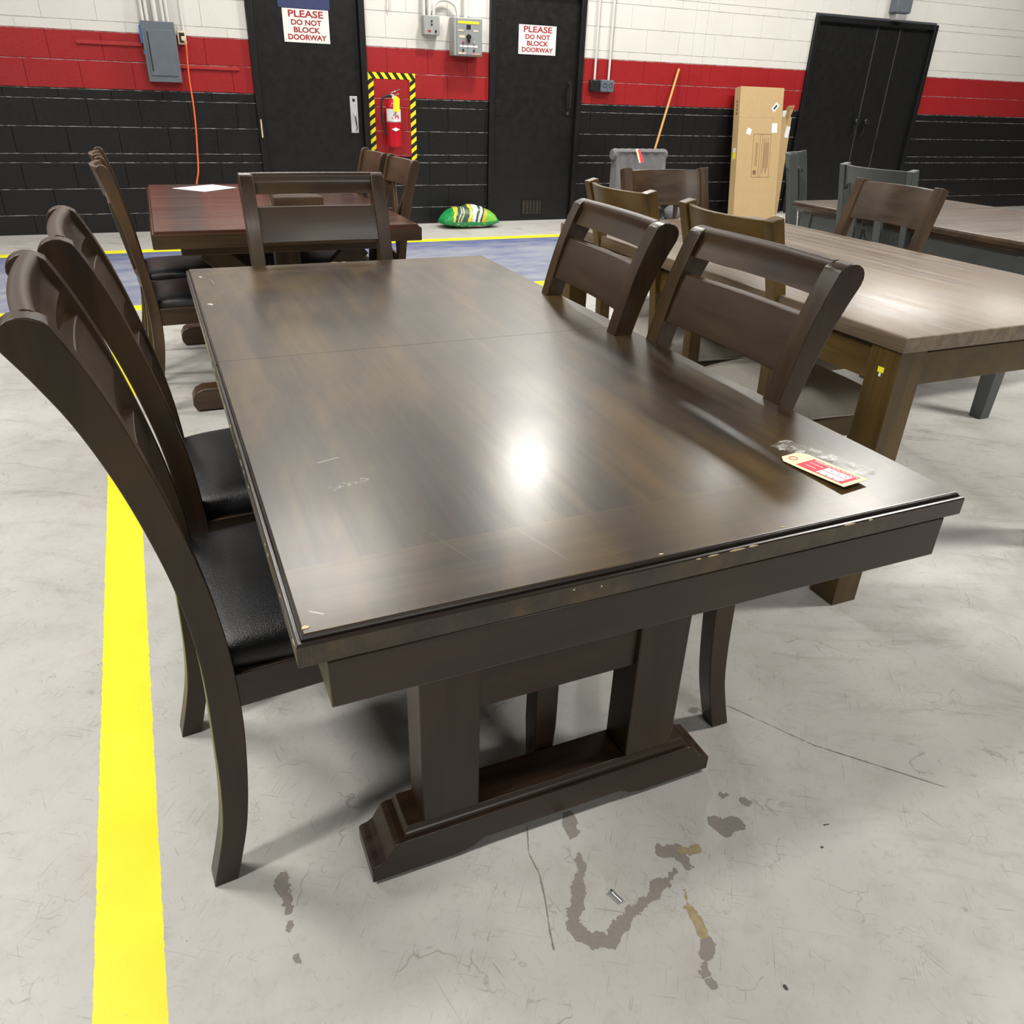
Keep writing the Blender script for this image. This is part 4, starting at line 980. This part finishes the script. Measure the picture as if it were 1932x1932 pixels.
# feed sack
t = NT('printed_sack'); o = t.xyz(); nz = t.noise(t.obj(), 9., 3.)
u = t.math('ADD', o[0], t.math('MULTIPLY', o[2], -.35)); u = t.math('ADD', u, t.ramp(nz, .2, .8, -.012, .012))
def band(a, b_): return t.math('MULTIPLY', t.math('GREATER_THAN', u, a), t.math('LESS_THAN', u, b_))
c = t.mix(nz, (.012, .25, .06), (.02, .36, .09))
topm = t.ramp(t.math('ADD', o[2], t.ramp(nz, .2, .8, -.008, .008)), .066, .072)
for a, b_, col in ((-.24, -.215, (.75, .6, .05)), (-.215, -.09, (.05, .10, .075)), (-.185, -.175, (.6, .6, .5)), (-.16, -.145, (.5, .5, .2)), (-.09, -.06, (.78, .66, .08)), (-.055, -.005, (.72, .74, .70)), (-.005, .02, (.03, .08, .06)),
                   (.02, .045, (.66, .72, .70)), (.045, .065, (.03, .09, .06)), (.065, .10, (.85, .45, .03)), (.10, .24, (.22, .56, .07))):
    c = t.mix(t.math('MULTIPLY', band(a, b_), topm), c, col)
low = t.math('MULTIPLY', t.math('LESS_THAN', o[2], .028), band(-.06, .2)); c = t.mix(low, c, (.72, .72, .72))
sp = t.ramp(t.noise(t.map((1, 1, 2)), 26., 2.), .60, .64, 0, .8); c = t.mix(t.math('MULTIPLY', sp, t.math('LESS_THAN', o[2], .055)), c, (.6, .62, .5))
t.setp(color=c, rough=.25); t.bump(t.noise(t.obj(), 22., 3., .6, .8), .012); m_sack = t.m
vs = []; fs = []; n = 40; mm = 24; rnd = random.Random(5)
for sgn in (1, -1):
    for i in range(n + 1):
        for j in range(mm + 1):
            u = -1 + 2 * i / n; v = -1 + 2 * j / mm
            e_ = max(0, (1 - abs(u) ** 2.6)) ** .8 * max(0, (1 - abs(v) ** 3)) ** .5
            z = .055 + (sgn * e_ * (.15 if sgn > 0 else .05)) * (1 + .08 * math.sin(9 * u + 3 * v)) + (.01 * math.sin(14 * v) * abs(u) ** 3)
            x = u * .315 * (1 - .05 * abs(v) ** 2); y = v * .165 * (1 - .38 * abs(u) ** 3.5)
            vs.append((x, y, max(.003, z - (.0 if abs(u) < .9 else .0))))
N = mm + 1
for sg in range(2):
    o_ = sg * (n + 1) * N
    for i in range(n):
        for j in range(mm): a = o_ + i * N + j; fs.append((a, a + N, a + N + 1, a + 1))
bag = MB().add(vs, fs).build('feed_sack', m_sack, smooth=80); bag.location = (2.925, 7.93, 0)
bm2 = bmesh.new(); bm2.from_mesh(bag.data); bmesh.ops.remove_doubles(bm2, verts=bm2.verts, dist=.0005); bmesh.ops.recalc_face_normals(bm2, faces=bm2.faces); bm2.to_mesh(bag.data); bm2.free()
tag(bag, 'green printed plastic sack lying on the floor at the back wall', 'bag')

# small things on the floor
r = thing('bolt', 'small zinc bolt lying on the floor in front of the table', 'bolt', (.538, .702, .0045), math.atan2(-.028, .009))
MB().tube([(-.011, 0, 0), (.012, 0, 0)], .0028, 10).build('shank', m_bolt, r)
MB().tube([(-.015, 0, 0), (-.011, 0, 0)], .0044, 6).build('head', m_bolt, r)
r = tag(MB().box(-.11, .11, -.05, .05, 0, .035).build('wood_block', m_woodblock, bevel=.003), 'short raw pine block on the floor beyond the grey chairs', 'wood block'); r.location = (7.27, 7.74, 0); r.rotation_euler = (0, 0, -.1)
b = MB(); vs = []; fs = []; rnd = random.Random(2); n = 12
for i in range(n + 1):
    for j in range(n + 1): vs.append((-.27 + .54 * i / n, -.2 + .4 * j / n, .012 + .10 * rnd.random() * (1 - abs(-1 + 2 * i / n) ** 2) + .05 * (i / n)))
for i in range(n):
    for j in range(n): a = i * (n + 1) + j; fs.append((a, a + 1, a + n + 2, a + n + 1))
pl = MB().add(vs, fs).build('plastic_sheet', m_film, smooth=70); pl.modifiers.new('solid', 'SOLIDIFY').thickness = .002; pl.location = (6.95, 7.55, 0)
tag(pl, 'crumpled clear plastic sheet on the floor before the tall carton', 'plastic sheet')
b = MB(); 
vs = []; fs = []; n = 16
for i in range(n + 1):
    for j in range(n):
        th_ = PI * i / n; ph = 2 * PI * j / n; rr = 1 + .12 * math.sin(3 * ph + 2 * th_) + .08 * math.sin(5 * ph); vs.append((.15 * math.sin(th_) * math.cos(ph) * rr, .10 * math.sin(th_) * math.sin(ph) * rr, max(0.002, .085 + .10 * math.cos(th_) * (1 + .1 * math.sin(4 * ph)))))
for i in range(n):
    for j in range(n): a = i * n + j; fs.append((a, i * n + (j + 1) % n, (i + 1) * n + (j + 1) % n, (i + 1) * n + j))
bb = MB().add(vs, fs).build('black_bag', m_blackplastic, smooth=60); bb.location = (5.20, 8.02, 0); tag(bb, 'crumpled black bag on the floor at the wall, glimpsed below the chair back', 'bag')
bb = MB().add([(x * .8, y * .8, z * .8) for x, y, z in vs], fs).build('grey_bundle', m_tuft, smooth=60); bb.location = (5.48, 8.03, 0); tag(bb, 'light grey cloth bundle on the floor right of the black bag', 'bundle')
